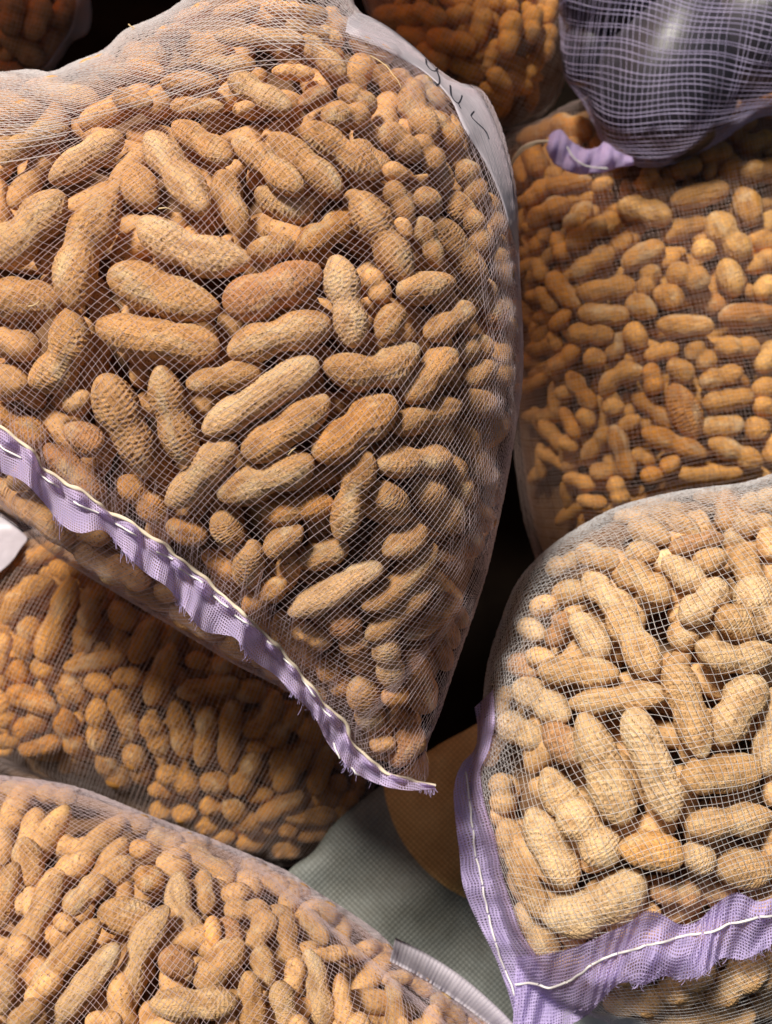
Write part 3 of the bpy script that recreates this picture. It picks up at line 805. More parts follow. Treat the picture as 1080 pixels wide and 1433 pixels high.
for key, b in BODY.items():
    k = (b.d0 - b.T * 0.7) / FPX
    stepp = 0.021 / k
    lo, hi = b.poly.min(0), b.poly.max(0)
    lo = np.maximum(lo, (-70, -70)); hi = np.minimum(hi, (IW + 70, IH + 70))
    for u in np.arange(lo[0], hi[0], stepp):
        for v in np.arange(lo[1], hi[1], stepp):
            for layer in (0, 1):
                uu, vv = u + random.uniform(-0.5, 0.5) * stepp, v + random.uniform(-0.5, 0.5) * stepp
                sdv = float(b.samp(b.sd, uu, vv))
                if sdv < 36: continue
                n = Nut(); n.key = key; n.x, n.y, n.a = uu, vv, random.uniform(0, 180)
                n.len, n.wid, n.shape = random.uniform(0.026, 0.038) / k, random.uniform(0.012, 0.015) / k, '2'
                n.len = min(n.len, max(sdv * 1.5, n.wid)); n.wid = min(n.wid, n.len)
                place(n, 0.021 + 0.012 * layer + random.uniform(-0.002, 0.003))
                tries = 0
                while poke(n) > -0.35 * n.r and tries < 6:
                    tries += 1; place(n, 0.022 + 0.012 * layer + 0.005 * tries)
                if poke(n) > -0.35 * n.r: continue
                pos, X, Y, Z = nut_matrix(n, random.uniform(0, 6.28))
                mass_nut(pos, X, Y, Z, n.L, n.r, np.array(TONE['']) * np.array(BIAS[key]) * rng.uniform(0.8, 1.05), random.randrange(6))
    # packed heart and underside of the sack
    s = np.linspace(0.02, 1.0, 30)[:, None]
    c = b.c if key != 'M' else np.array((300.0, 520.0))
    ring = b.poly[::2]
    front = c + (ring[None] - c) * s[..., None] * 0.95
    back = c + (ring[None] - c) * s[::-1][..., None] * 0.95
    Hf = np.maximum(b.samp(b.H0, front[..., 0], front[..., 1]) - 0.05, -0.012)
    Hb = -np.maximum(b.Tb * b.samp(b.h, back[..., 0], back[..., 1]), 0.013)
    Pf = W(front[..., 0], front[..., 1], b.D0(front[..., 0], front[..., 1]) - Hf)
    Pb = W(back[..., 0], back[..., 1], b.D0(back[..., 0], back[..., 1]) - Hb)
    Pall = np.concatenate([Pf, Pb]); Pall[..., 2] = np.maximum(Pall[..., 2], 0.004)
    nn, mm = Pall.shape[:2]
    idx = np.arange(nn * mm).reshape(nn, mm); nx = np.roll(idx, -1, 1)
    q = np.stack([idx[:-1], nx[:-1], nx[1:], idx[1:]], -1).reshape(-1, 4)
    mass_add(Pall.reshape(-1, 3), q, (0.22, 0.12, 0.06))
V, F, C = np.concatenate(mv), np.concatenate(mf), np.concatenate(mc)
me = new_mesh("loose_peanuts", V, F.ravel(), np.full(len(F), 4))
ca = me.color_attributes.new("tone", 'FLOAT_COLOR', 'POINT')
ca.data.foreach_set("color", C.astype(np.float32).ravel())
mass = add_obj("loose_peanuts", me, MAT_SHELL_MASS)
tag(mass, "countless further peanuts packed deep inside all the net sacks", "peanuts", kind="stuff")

# ---------------------------------------------------------------- sacks with their nets
SACK = {}
def sack(key, label, nets, mat, group="net sacks of peanuts"):
    b = BODY[key]
    o = thing("mesh_sack", label, "sack", b.base_point(), group)
    t = Tubes(3)
    for ang, sp, r, seed, kw in nets: weave(b, t, ang, sp, r, seed, **kw)
    p = add_obj("net", t.mesh("net"), mat, o)
    tag(p, kind="stuff")
    SACK[key] = o
    return o

sack('M', "largest net sack of peanuts, in the centre, with purple hem across its lower end",
     [(44, 0.0026, 0.00012, 3, dict(centre=(330, 520))), (-42, 0.0026, 0.00009, 5, dict(centre=(330, 520), lift=0.0008)),
      (-70, 0.0022, 0.00010, 43, dict(lift=0.0013, keep=lambda u, v, j: (u > 430) & (BODY['M'].samp(BODY['M'].sd, u, v) < 48 + 16 * j) & (v < 800)))], MAT_NET)
t = Tubes(3)
weave(BODY['M'], t, 10, 0.0021, 0.00021, 41, lift=0.0014, keep=lambda u, v, j: v + 0.30 * u < 200 + 30 * j + 16 * np.sin(u / 37))
weave(BODY['M'], t, -32, 0.0030, 0.00016, 42, lift=0.0017, keep=lambda u, v, j: v + 0.30 * u < 175 + 34 * j + 16 * np.sin(u / 31))
tag(add_obj("net_fold", t.mesh("net_fold"), MAT_NET_WHITE, SACK['M']), "doubled white net over the sack's upper shoulder", kind="stuff")
sack('R', "net sack of small-looking peanuts behind on the right, half in shade",
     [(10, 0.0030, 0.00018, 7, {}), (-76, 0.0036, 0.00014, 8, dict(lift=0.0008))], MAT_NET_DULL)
sack('B', "net sack of pale peanuts at lower right with lavender hem round its corner",
     [(-66, 0.0031, 0.00014, 11, dict(centre=(880, 1050))), (14, 0.0033, 0.000125, 12, dict(centre=(880, 1050), lift=0.0008)),
      (40, 0.0025, 0.00010, 45, dict(lift=0.0013, keep=lambda u, v, j: (v < 1120) & (BODY['B'].samp(BODY['B'].sd, u, v) < 62 + 22 * j))),
      (-20, 0.0027, 0.00010, 46, dict(lift=0.0015, keep=lambda u, v, j: (v < 1120) & (BODY['B'].samp(BODY['B'].sd, u, v) < 58 + 22 * j)))], MAT_NET_WHITE)
sack('L', "shaded net sack of peanuts lying beneath the big sack's purple hem",
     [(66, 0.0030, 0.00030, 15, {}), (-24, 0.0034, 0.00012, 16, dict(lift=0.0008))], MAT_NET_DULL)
sack('F', "net sack of peanuts at lower left with a ribbed white tape on its edge",
     [(50, 0.0027, 0.00014, 19, dict(centre=(200, 1350))), (-38, 0.0029, 0.00012, 20, dict(centre=(200, 1350), lift=0.0008)),
      (-12, 0.0023, 0.00012, 47, dict(lift=0.0013, keep=lambda u, v, j: BODY['F'].samp(BODY['F'].sd, u, v) < 36 + 16 * j)),], MAT_NET)
sack('T', "dark out-of-reach net sack of peanuts behind the handwritten tape",
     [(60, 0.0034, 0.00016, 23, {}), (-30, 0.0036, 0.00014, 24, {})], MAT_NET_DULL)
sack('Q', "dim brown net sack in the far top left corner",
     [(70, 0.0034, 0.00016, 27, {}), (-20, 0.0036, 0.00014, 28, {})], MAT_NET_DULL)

# ---------------------------------------------------------------- hems, cords, stitches
def ribbon(b, up, lo, n, m, lift, ruffle, mat, name, parent, seed, follow=1.0):
    """cloth strip between two edges drawn on the sack, standing off the net and ruffled"""
    A, Bq = spline(up, n), spline(lo, n)
    s = np.linspace(0, 1, m)[None, :, None]
    UV = A[:, None] * (1 - s) + Bq[:, None] * s
    u, v = UV[..., 0], UV[..., 1]
    x = np.arange(n)[:, None] / n
    ss = s[..., 0]
    k = b.d0 / FPX
    Lm = np.concatenate([[0], np.cumsum(np.linalg.norm(np.diff((A + Bq) / 2, axis=0), axis=1))]) * k
    off = lift(ss, Lm[:, None]) if callable(lift) else lift + 0 * u
    off = off + ruffle(ss, Lm[:, None])
    sdv = b.samp(b.sd, u, v)
    H = b.samp(b.M, u, v)
    H = H[:, :1] * (1 - follow) + H * follow
    for _ in range(4): H[1:-1] = (H[:-2] + H[1:-1] + H[2:]) / 3
    P = W(u, v, b.D0(u, v) - H - off)
    wd = np.linalg.norm(A - Bq, axis=1)[:, None] * k * ss
    uv = np.stack([np.repeat(Lm[:, None], m, 1), wd], -1)
    return add_obj(name, grid_mesh(name, P, uv), mat, parent), P, A, Bq

def tube_obj(name, P, r, mat, parent, sides=6):
    t = Tubes(sides); t.add(P, r)
    return add_obj(name, t.mesh(name), mat, parent)

M, bM = SACK['M'], BODY['M']
UP = [(-30, 577), (0, 598), (40, 624), (62, 654), (92, 676), (118, 690), (150, 714), (190, 734), (225, 760), (262, 790), (300, 820), (335, 853), (370, 887), (402, 920), (432, 955), (456, 984), (480, 1010), (494, 1040), (520, 1065), (555, 1085), (608, 1099)]
LO = [(-30, 642), (0, 660), (32, 674), (60, 702), (86, 734), (112, 746), (146, 743), (176, 776), (204, 802), (234, 822), (258, 852), (284, 882), (310, 888), (330, 894), (354, 924), (384, 944), (406, 968), (438, 1000), (460, 1042), (496, 1080), (534, 1099), (572, 1106), (609, 1104)]
def m_ruffle(s, L):
    puff = 0.0050 * np.exp(-((s - 0.22) / 0.16) ** 2) * (0.6 + 0.9 * np.sin(L * 2 * math.pi / 0.0145 + 0.8))
    wave = 0.0040 * s ** 1.4 * np.sin(L * 2 * math.pi / 0.026 + 1.5 * np.sin(L * 60)) + 0.0007 * s * np.sin(L * 2 * math.pi / 0.0085 + 5 * np.sin(L * 57))
    return puff + wave
hem, HP, HA, HB = ribbon(bM, UP, LO, 420, 26, lambda s, L: 0.004 + 0.008 * s + 0 * L, m_ruffle, MAT_HEM, "hem", M, 1, follow=0.22)
tag(hem, "ruffled purple hem of folded net")
# cream cord along the hem's upper edge
cd = HP[:, 0] + RM[:, 2] * 0.0010
ph = np.arange(len(cd))
cd = cd + np.outer(0.0010 * wob(ph / 11.0, 3), RM[:, 0]) + np.outer(0.0006 * wob(ph / 9.0, 4), RM[:, 1])
tag(tube_obj("edge_cord", cd, 0.00075 * (1 + 0.35 * wob(ph / 6.0, 8)), MAT_CREAM, M), "cream cord along the purple hem")
def hem_pt(u, v, lift):
    d = np.abs((HA[:, None] * (1 - np.linspace(0, 1, 26)[None, :, None]) + HB[:, None] * np.linspace(0, 1, 26)[None, :, None]) - np.array((u, v))).sum(-1)
    i, j = np.unravel_index(np.argmin(d), d.shape)
    return HP[i, j] + RM[:, 2] * lift
for a_, b_ in [((0, 624), (30, 642)), ((58, 665), (83, 683)), ((103, 703), (139, 718)), ((161, 732), (191, 749)), ((219, 772), (242, 782)), ((251, 795), (284, 815)), ((298, 832), (320, 850)),
               ((328, 860), (356, 878)), ((373, 897), (391, 908)), ((396, 920), (412, 934)), ((422, 949), (441, 974)), ((447, 986), (462, 1002)), ((467, 1039), (475, 1060)), ((492, 1073), (501, 1085))]:
    w = np.linspace(0, 1, 9)[:, None]
    q = np.array(a_) * (1 - w) + np.array(b_) * w
    pts = np.array([hem_pt(x, y, 0.0006 + 0.0012 * math.sin(math.pi * float(t))) for (x, y), t in zip(q, w[:, 0])])
    pts[1:-1] = (pts[:-2] + pts[1:-1] + pts[2:]) / 3
    tube_obj("stitch", pts, 0.00042, MAT_STITCH, M, 5)
# frayed ends under the lower edge, threads pulled taut above the upper edge
t = Tubes(3)
for i in range(0, 420):
    for _ in range(int(0.4 + 1.8 * max(0, math.sin(i * 0.11) + 0.6 * math.sin(i * 0.29)))):
        i2 = min(419, max(1, i + random.randint(-1, 1)))
        P0 = HP[i2, -1 - random.randint(0, 5)]
        d = HP[i2, -1] - HP[i2, 8]; d /= np.linalg.norm(d) + 1e-9
        e = HP[min(i2 + 1, 419), -1] - HP[i2 - 1, -1]; e /= np.linalg.norm(e) + 1e-9
        ln = random.uniform(0.001, 0.0032) * (2.2 if random.random() < 0.12 else 1)
        w = np.linspace(0, 1, 6)[:, None]
        cu = random.uniform(-1, 1)
        t.add(P0 + w * ln * d + (w ** 2) * ln * 0.6 * cu * e + RM[:, 2] * 0.0006 * w * random.uniform(-1, 2), 0.00010)
tag(add_obj("fray", t.mesh("fray"), MAT_FRAY, hem), kind="stuff")
t = Tubes(3)
for i in range(4, 416, 2):
    if random.random() < 0.25: continue
    a0 = HA[i]; d = HA[i] - HB[i]; d = d / (np.linalg.norm(d) + 1e-9)
    ln = random.uniform(30, 75)
    w = np.linspace(0, 1, 10)[:, None]
    q = a0 + d * ln * w + np.array((d[1], -d[0])) * random.uniform(-6, 10) * w
    lf = 0.004 * (1 - w[:, 0]) ** 2 + 0.0006
    t.add(bM.on(q[:, 0], q[:, 1], lf), 0.00011)
tag(add_obj("gathered_threads", t.mesh("gathered_threads"), MAT_NET, M), kind="stuff")

# lavender hem of the lower right sack: side strip and bottom strip
B, bB = SACK['B'], BODY['B']
SO = [(664, 990), (668, 1020), (664, 1048), (644, 1072), (635, 1105), (637, 1145), (643, 1195), (648, 1240), (668, 1290), (692, 1338), (712, 1392), (726, 1446), (738, 1480)]
SI = [(690, 965), (692, 1010), (684, 1050), (672, 1080), (678, 1125), (692, 1170), (700, 1212), (713, 1258), (730, 1306), (752, 1340), (776, 1388), (786, 1440), (790, 1480)]
side, SP, _, _ = ribbon(bB, SI, SO, 260, 18, lambda s, L: 0.004 + 0.004 * s + 0 * L,
                        lambda s, L: 0.0022 * s * np.sin(L * 2 * math.pi / 0.031) + 0.0010 * np.sin(s * 9 + L * 60) + 0.0006 * np.sin(L * 420 + 4 * s), MAT_HEM_LIGHT, "side_hem", B, 2)
tag(side, "lavender side hem with white stitching")
BU = [(722, 1340), (770, 1334), (808, 1324), (850, 1305), (880, 1291), (904, 1275), (926, 1279), (950, 1293), (976, 1289), (1000, 1266), (1030, 1249), (1060, 1261), (1084, 1255), (1120, 1240)]
BL = [(716, 1470), (770, 1448), (822, 1420), (850, 1390), (872, 1375), (900, 1379), (928, 1366), (950, 1371), (984, 1364), (1010, 1341), (1040, 1343), (1075, 1326), (1095, 1316), (1120, 1310)]
bot, BP, BA, BB = ribbon(bB, BU, BL, 360, 26, lambda s, L: 0.007 + 0.012 * s + 0 * L,
                         lambda s, L: 0.0042 * (0.35 + s) * np.sin(L * 2 * math.pi / 0.034 + 0.9 * np.sin(L * 70)) + 0.0014 * np.sin(L * 2 * math.pi / 0.0095 + 7 * s + 2 * np.sin(L * 110)) + 0.0022 * np.sin(s * 6.0 + L * 40), MAT_HEM_LIGHT, "bottom_hem", B, 3)
tag(bot, "ruffled lavender bottom hem with white stitching")
def nearest(Pg, Ag, Bg, m, pts, lift):
    s = np.linspace(0, 1, m)[None, :, None]
    UV = Ag[:, None] * (1 - s) + Bg[:, None] * s
    out = []
    for u, v in pts:
        d = ((UV - np.array((u, v))) ** 2).sum(-1)
        i, j = np.unravel_index(np.argmin(d), d.shape)
        out.append(Pg[i, j] + RM[:, 2] * lift)
    out = np.array(out)
    for _ in range(3): out[1:-1] = (out[:-2] + out[1:-1] + out[2:]) / 3
    return out
sA, sB = spline(SI, 260), spline(SO, 260)
seam = spline([(652, 1080), (655, 1105), (660, 1150), (666, 1195), (673, 1232), (688, 1300), (702, 1345), (716, 1376), (722, 1405), (731, 1440)], 120)
seamP = nearest(SP, sA, sB, 18, seam, 0.0011)
for i in range(0, 118, 13):
    pts = seamP[i:i + 13].copy()
    pts += np.outer(0.0007 * np.sin(np.linspace(0, math.pi, len(pts))), RM[:, 2])
    tube_obj("stitch", pts, 0.00050, MAT_STITCH, B, 5)
seam2 = spline([(716, 1376), (742, 1374), (772, 1381), (800, 1368), (839, 1341), (870, 1331), (904, 1321), (932, 1315), (958, 1307), (990, 1303), (1015, 1293), (1045, 1285), (1075, 1280), (1100, 1275)], 150)
seamQ = nearest(BP, BA, BB, 26, seam2, 0.0013)
for i in range(0, 148, 15):
    pts = seamQ[i:i + 15].copy()
    pts += np.outer(0.0008 * np.sin(np.linspace(0, math.pi, len(pts))), RM[:, 2])
    tube_obj("stitch", pts, 0.00062, MAT_STITCH, B, 5)
t = Tubes(3)
for i in range(1, 359):
    if random.random() < 0.6:
        P0 = BP[i, -1 - random.randint(0, 4)]
        d = BP[i, -1] - BP[i, 12]; d /= np.linalg.norm(d) + 1e-9
        w = np.linspace(0, 1, 6)[:, None]
        t.add(P0 + w * random.uniform(0.001, 0.0032) * d + (w ** 2) * 0.002 * random.uniform(-1, 1) * RM[:, 0], 0.00013)
tag(add_obj("fray", t.mesh("fray"), MAT_FRAY, bot), kind="stuff")

# ---------------------------------------------------------------- tapes
def tape(b, c1, c2, n, m, lift, name, parent, label, ribs=0.0, mat=MAT_TAPE, thick=0.0004):
    A, Bq = spline(c1, n), spline(c2, n)
    s = np.linspace(0, 1, m)[None, :, None]
    UV = A[:, None] * (1 - s) + Bq[:, None] * s
    u, v = UV[..., 0], UV[..., 1]
    H = b.samp(b.M, u, v)
    for _ in range(10):
        H[1:-1] = (H[:-2] + H[1:-1] + H[2:]) / 3; H[:, 1:-1] = (H[:, :-2] + H[:, 1:-1] + H[:, 2:]) / 3
    H = np.maximum(H, b.samp(b.M, u, v) - 0.001)
    L = np.concatenate([[0], np.cumsum(np.linalg.norm(np.diff((A + Bq) / 2, axis=0), axis=1))]) * b.d0 / FPX
    off = lift + ribs * np.sin(L * 2 * math.pi / 0.0021)[:, None] + 0 * u
    P = W(u, v, b.D0(u, v) - H - off)
    o = add_obj(name, grid_mesh(name, P), mat, parent)
    sol = o.modifiers.new("thickness", 'SOLIDIFY'); sol.thickness = thick
    if label: tag(o, label)
    return o, P
strip, TP = tape(bM, [(487, 24), (505, 20), (545, 40), (590, 76), (625, 112), (660, 122), (682, 150), (702, 200), (716, 255), (722, 310), (724, 350)],
                 [(483, 46), (520, 62), (553, 78), (597, 104), (630, 139), (648, 178), (680, 231), (700, 276), (712, 316), (720, 340), (723, 352)], 120, 10, -0.0003, "label_tape", M, "white tape with black handwriting along the sack's shoulder")
def ink(pts):
    q = spline([(500 + x / 4.32, y / 4.32) for x, y in pts], 40)
    tube_obj("pen_stroke", bM.on(q[:, 0], q[:, 1], 0.0005), 0.00055, MAT_INK, strip, 5)
ink([(412, 362), (418, 395), (440, 424), (468, 432), (482, 415)])
ink([(474, 425), (490, 462), (494, 500), (480, 515), (462, 500)])
ink([(560, 520), (564, 572), (580, 608), (606, 626), (622, 605), (630, 580)])
ink([(606, 626), (622, 660)])
ink([(702, 676), (684, 704), (712, 738), (752, 774), (778, 806), (792, 842)])
Fk, bF = SACK['F'], BODY['F']
tape(bF, [(553, 1313), (600, 1337), (650, 1370), (700, 1414), (735, 1452)], [(545, 1345), (590, 1369), (640, 1402), (686, 1436), (712, 1464)], 520, 8, 0.002, "edge_tape", Fk, "ribbed white tape on the sack's edge", ribs=0.00016)
Lk, bL = SACK['L'], BODY['L']
tape(bL, [(-30, 715), (0, 722), (34, 748), (38, 756)], [(-30, 820), (-8, 806), (14, 788), (30, 766)], 40, 16, 0.012, "label_tape", Lk, "bluish white tape end showing under the big sack")
tape(BODY['Q'], [(124, -10), (128, 20), (122, 46), (100, 60), (84, 84), (66, 100)], [(108, -10), (104, 20), (96, 44), (82, 66), (64, 92), (50, 104)], 60, 6, 0.002, "edge_fold", SACK['Q'], None, mat=MAT_NET_DULL)

# ---------------------------------------------------------------- purple net bag of dark fruit, top right
bP = Body([(788, -110), (782, -20), (783, 60), (789, 108), (813, 142), (829, 174), (848, 212), (880, 230), (930, 233), (1000, 204), (1060, 166), (1160, 132), (1190, -110)], 0.90, 0.095, 0.04)
bP.M = bP.H0.copy()
bag = thing("mesh_sack", "purple net bag of dark glossy fruit hanging at top right", "sack", W(960, 40, 0.90), "purple net bags")
fm, N_, L_, B_ = mat_new("dark_fruit_skin")
tc = N_.new("ShaderNodeTexCoord")
nz = node(N_, "ShaderNodeTexNoise", i_Scale=2.5, i_Detail=3.0); L_.new(tc.outputs["Object"], nz.inputs["Vector"])
rr_ = ramp(N_, [(0.3, (0.02, 0.019, 0.025)), (0.7, (0.06, 0.055, 0.068))]); L_.new(nz.outputs[0], rr_.inputs[0])
L_.new(rr_.outputs[0], B_.inputs["Base Color"]); B_.inputs["Roughness"].default_value = 0.42
def fruit_mesh(seed):
    r = np.random.default_rng(seed)
    t = np.linspace(0.001, math.pi - 0.001, 40); a = np.linspace(0, 2 * math.pi, 48, endpoint=False)
    T_, A_ = np.meshgrid(t, a, indexing='ij')
    R = np.sin(T_) * (0.5 + 0.07 * np.cos(T_) + 0.015 * np.sin(3 * A_ + r.random() * 6) + 0.02 * np.sin(2 * A_ + 2 * T_))
    X = -np.cos(T_) * 0.5 * (1 - 0.10 * np.exp(-(T_ / 0.35) ** 2))
    P = np.stack([X, R * np.cos(A_), R * np.sin(A_)], -1)
    idx = np.arange(40 * 48).reshape(40, 48); nx = np.roll(idx, -1, 1)
    q = np.stack([idx[:-1], nx[:-1], nx[1:], idx[1:]], -1).reshape(-1, 4)
    me = new_mesh("dark_fruit", P.reshape(-1, 3), q.ravel(), np.full(len(q), 4)); me.materials.append(fm)
    return me
for i, (u, v, D, ln, wd, ang, lab) in enumerate([
        (940, 92, 0.868, 0.145, 0.108, 66, "large dark glossy fruit with a long pale sheen inside the purple net"),
        (828, 60, 0.878, 0.068, 0.043, 84, "small dark glossy fruit bulging at the purple net's edge"),
        (1075, 20, 0.858, 0.136, 0.105, 30, "dark glossy fruit at the frame's edge inside the purple net"),
        (880, -40, 0.862, 0.118, 0.09, 10, "dark glossy fruit cut by the picture's top inside the purple net")]):
    o = bpy.data.objects.new("dark_fruit", fruit_mesh(i)); col.objects.link(o)
    a = math.radians(ang)
    X = RM @ np.array((math.cos(a), math.sin(a), 0.1)); X /= np.linalg.norm(X)
    Z = RM[:, 2] - (RM[:, 2] @ X) * X; Z /= np.linalg.norm(Z); Y = np.cross(Z, X)
    pos = W(u, v, D)
    m = Matrix.Identity(4)
    for r_ in range(3): m[r_][0], m[r_][1], m[r_][2], m[r_][3] = X[r_] * ln, Y[r_] * wd, Z[r_] * wd, pos[r_]
    o.matrix_world = m
    tag(o, lab, "fruit", "dark fruit in the purple bag")
    # the net is held out by the fruit
    Dg = bP.D0(bP.U, bP.V)
    rp = wd / 2 * FPX / D * 1.02; lp = ln / 2 * FPX / D * 1.02
    du, dv = bP.U - u, -(bP.V - v)
    xa, ya = du * math.cos(a) + dv * math.sin(a), -du * math.sin(a) + dv * math.cos(a)
    q = 1 - (xa / lp) ** 2 - (ya / rp) ** 2
    z = np.where(q > 0, Dg - D + (wd / 2 + 0.002) * np.sqrt(np.maximum(q, 0)), -1)
    bP.M = np.where(bP.sd > 0, np.maximum(bP.M, z), 0)
for _ in range(6):
    p_ = np.pad(bP.M, 1, mode='edge')
    bP.M = np.where(bP.sd > 0, np.maximum(bP.M, 0.25 * (p_[:-2, 1:-1] + p_[2:, 1:-1] + p_[1:-1, :-2] + p_[1:-1, 2:])), 0)
bP.M = np.where(bP.sd > 0, bP.M + np.clip(bP.sd / 40, 0, 1) * (0.004 * np.abs(np.sin((bP.U * 0.85 + bP.V * 0.5) / 27 + 0.8 * np.sin(bP.V / 40))) + 0.0012 * np.sin(bP.U / 9 + bP.V / 23)), 0)
t = Tubes(4)
weave(bP, t, -8, 0.0044, 0.00032, 31, jit=0.30, fan=0.25, q_step=3.0)
weave(bP, t, 80, 0.0046, 0.00018, 32, lift=0.0010, jit=0.35)
tag(add_obj("net", t.mesh("net"), MAT_NET_PURPLE, bag), kind="stuff")
# its hem tail
tailU = [(768, 190), (784, 183), (797, 197), (818, 210), (834, 208), (846, 200), (862, 212), (884, 222)]
tailL = [(766, 206), (774, 226), (792, 238), (815, 243), (838, 241), (858, 236), (872, 232), (886, 229)]
A, Bq = spline(tailU, 90), spline(tailL, 90)
s = np.linspace(0, 1, 14)[None, :, None]
UV = A[:, None] * (1 - s) + Bq[:, None] * s
x = np.linspace(0, 1, 90)[:, None]
ss = s[..., 0]
Dt = 0.835 - 0.006 * np.sin(math.pi * ss) * (1 - 0.4 * x) + 0.002 * np.sin(x * 21 + ss * 4) + 0.001 * np.sin(x * 50)
P = W(UV[..., 0], UV[..., 1], Dt)
k = 0.835 / FPX
uv = np.stack([np.repeat(x * 125 * k, 14, 1), np.repeat(ss * 38 * k, 90, 0)], -1)
tail = add_obj("hem_tail", grid_mesh("hem_tail", P, uv), MAT_HEM, bag)
tail.modifiers.new("thickness", 'SOLIDIFY').thickness = 0.0012
tag(tail, "folded purple hem tail with cream thread")
q = spline([(793, 205), (802, 220), (815, 230), (828, 234), (850, 236)], 24)
tube_obj("stitch", W(q[:, 0], q[:, 1], 0.8245 + 0 * q[:, 0]), 0.0006, MAT_STITCH, bag, 5)
for i, (off, rad) in enumerate(((0, 0.0009), (3, 0.0006), (-2, 0.0005), (5, 0.0005))):
    q = spline([(712 + 2 * i, 246 - 2 * i), (716, 228 + off), (730, 208 + off), (750, 199 + off * 0.7), (770, 198), (784, 201)], 30)
    tube_obj("loose_thread", W(q[:, 0], q[:, 1], np.linspace(0.89, 0.828, 30) + 0.002 * i), rad * np.linspace(0.5, 1.2, 30), MAT_CREAM, bag, 5)

# ---------------------------------------------------------------- woven sack on the floor, with orange-brown disc
bW = Body([(400, 1240), (440, 1190), (476, 1144), (560, 1080), (640, 1028), (760, 985), (900, 1100), (960, 1400), (900, 1520), (640, 1520), (480, 1360)], 0.845, 0.035, 0.05)
wm, N_, L_, B_ = mat_new("woven_plastic")
uvn = N_.new("ShaderNodeUVMap"); uvn.uv_map = "UVMap"
sep = N_.new("ShaderNodeSeparateXYZ"); L_.new(uvn.outputs[0], sep.inputs[0])
wv = []
for ax in (0, 1):
    a = N_.new("ShaderNodeMath"); a.operation = 'MULTIPLY'; a.inputs[1].default_value = 2 * math.pi / 0.0044
    s_ = N_.new("ShaderNodeMath"); s_.operation = 'SINE'; L_.new(sep.outputs[ax], a.inputs[0]); L_.new(a.outputs[0], s_.inputs[0]); wv.append(s_.outputs[0])
wp = N_.new("ShaderNodeMath"); wp.operation = 'MULTIPLY'; L_.new(wv[0], wp.inputs[0]); L_.new(wv[1], wp.inputs[1])
n1 = node(N_, "ShaderNodeTexNoise", i_Scale=38.0, i_Detail=4.0); L_.new(uvn.outputs[0], n1.inputs["Vector"])
g1 = ramp(N_, [(0.3, (0.15, 0.162, 0.152)), (0.7, (0.24, 0.255, 0.24))]); L_.new(n1.outputs[0], g1.inputs[0])
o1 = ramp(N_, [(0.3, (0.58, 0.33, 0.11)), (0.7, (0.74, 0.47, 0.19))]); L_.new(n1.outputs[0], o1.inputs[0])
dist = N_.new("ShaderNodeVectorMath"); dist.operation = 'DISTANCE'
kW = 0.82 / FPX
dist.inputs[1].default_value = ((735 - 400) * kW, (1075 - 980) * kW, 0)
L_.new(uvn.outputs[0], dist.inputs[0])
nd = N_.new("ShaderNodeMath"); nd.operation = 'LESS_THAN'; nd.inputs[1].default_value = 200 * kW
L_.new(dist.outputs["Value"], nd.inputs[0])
wr = ramp(N_, [(0.0, (0.72, 0.72, 0.70)), (0.5, (1.0, 1.0, 1.0))]); L_.new(wp.outputs[0], wr.inputs[0])
n9 = node(N_, "ShaderNodeTexNoise", i_Scale=11.0, i_Detail=6.0, i_Roughness=0.7); L_.new(uvn.outputs[0], n9.inputs["Vector"])
dr = ramp(N_, [(0.35, (0.62, 0.56, 0.48)), (0.62, (1.05, 1.05, 1.05))]); L_.new(n9.outputs[0], dr.inputs[0])
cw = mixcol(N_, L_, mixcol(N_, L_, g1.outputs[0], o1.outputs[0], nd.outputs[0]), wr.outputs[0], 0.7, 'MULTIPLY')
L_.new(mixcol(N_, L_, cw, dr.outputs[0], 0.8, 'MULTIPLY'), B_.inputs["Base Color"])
B_.inputs["Roughness"].default_value = 0.6
bp = node(N_, "ShaderNodeBump", i_Strength=0.5, i_Distance=0.0006); L_.new(wp.outputs[0], bp.inputs["Height"]); L_.new(bp.outputs[0], B_.inputs["Normal"])
ring = bW.poly
s = np.linspace(0.01, 1.0, 40)[:, None]
fr = bW.c + (ring[None] - bW.c) * s[..., None]
bk = bW.c + (ring[None] - bW.c) * s[::-1][..., None]
Hf = bW.samp(bW.H0, fr[..., 0], fr[..., 1]) + 0.004 * np.abs(np.sin((fr[..., 0] * 0.8 + fr[..., 1] * 0.6) / 60 + 0.8 * np.sin(fr[..., 1] / 50))) ** 3 + 0.0025 * np.sin(fr[..., 0] / 37 + fr[..., 1] / 53) + 0.0015 * np.sin(fr[..., 0] / 17 - fr[..., 1] / 29)
Hb = -bW.Tb * bW.samp(bW.h, bk[..., 0], bk[..., 1]) - 0.002
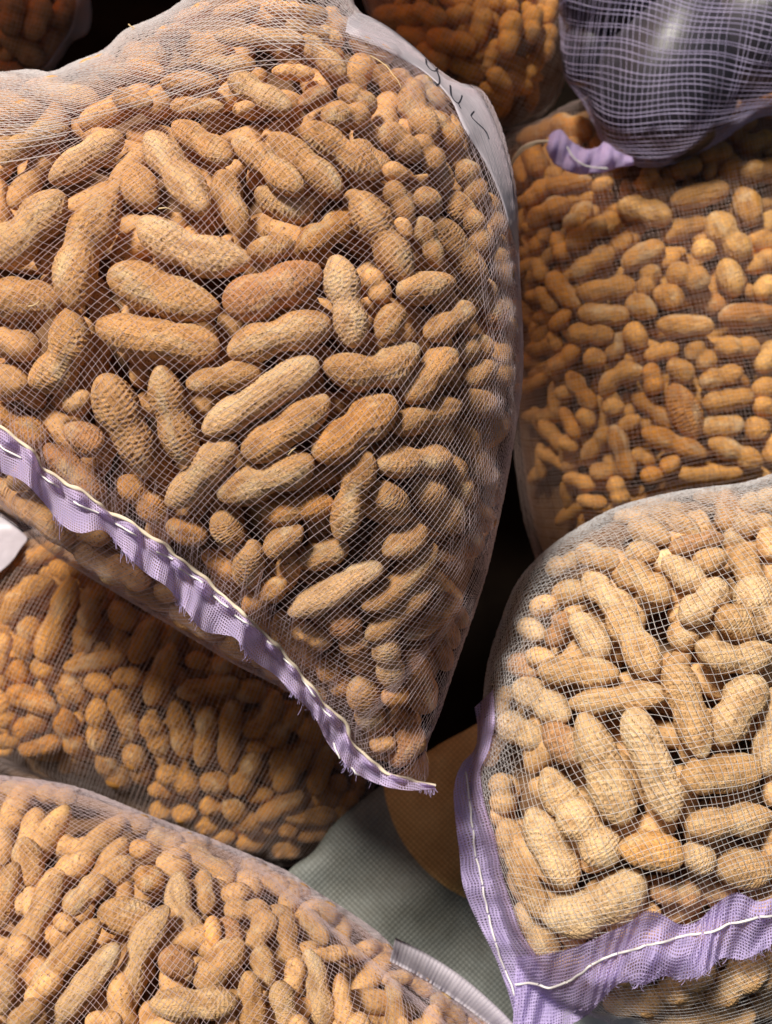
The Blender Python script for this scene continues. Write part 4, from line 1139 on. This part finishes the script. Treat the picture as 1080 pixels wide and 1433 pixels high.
UVa = np.concatenate([fr, bk]); Ha = np.concatenate([Hf, Hb])
P = W(UVa[..., 0], UVa[..., 1], bW.D0(UVa[..., 0], UVa[..., 1]) - Ha)
P[..., 2] = np.maximum(P[..., 2], 0.003)
tag(add_obj("woven_sack", grid_mesh("woven_sack", P, (UVa - np.array((400, 980))) * kW), wm), "grey-green woven sack with an orange-brown disc, between the net sacks", "sack")
# pale cloth edge under the lower right sack
q1, q2 = spline([(790, 1412), (860, 1420), (930, 1436), (1010, 1470)], 30), spline([(780, 1480), (860, 1490), (930, 1500), (1010, 1520)], 30)
s = np.linspace(0, 1, 8)[None, :, None]
UV = q1[:, None] * (1 - s) + q2[:, None] * s
P = W(UV[..., 0], UV[..., 1], 0.74 + 0.003 * np.sin(UV[..., 0] / 20))
cl = add_obj("cloth", grid_mesh("cloth", P), tape_material("pale_cloth", (0.70, 0.74, 0.68), 0.8))
cl.modifiers.new("thickness", 'SOLIDIFY').thickness = 0.002
tag(cl, "pale cloth edge peeping out under the lavender-hemmed sack", "cloth")

# ---------------------------------------------------------------- bits of straw
for pts, key, lab in [([(518, 78), (530, 85), (541, 93), (549, 104), (556, 112), (561, 122)], 'M', "long curved straw fibre on the big sack below its white tape"),
                      ([(40, 429), (48, 427), (55, 421)], 'M', "short pale straw fibre on a peanut at the picture's left border"),
                      ([(222, 292), (232, 291), (240, 293)], 'M', "tiny white fibre at the tip of a pale bowed peanut"),
                      ([(180, 34), (183, 37), (188, 39), (184, 42)], 'M', "short fibre standing on the big sack's upper outline"),
                      ([(404, 636), (409, 630), (414, 627)], 'M', "white speck of fibre between two peanuts mid sack"),
                      ([(595, 1052), (598, 1060), (600, 1068)], 'M', "pale fibre beside the pointed tip of the purple hem")]:
    q = spline(pts, 14)
    b = BODY[key]
    o = tube_obj("straw", b.on(q[:, 0], q[:, 1], 0.0022 + 0.0012 * np.sin(np.linspace(0, math.pi, 14))), 0.00028 * np.linspace(1.2, 0.5, 14), MAT_STRAW, None, 5)
    tag(o, lab, "straw", "bits of straw on the net")
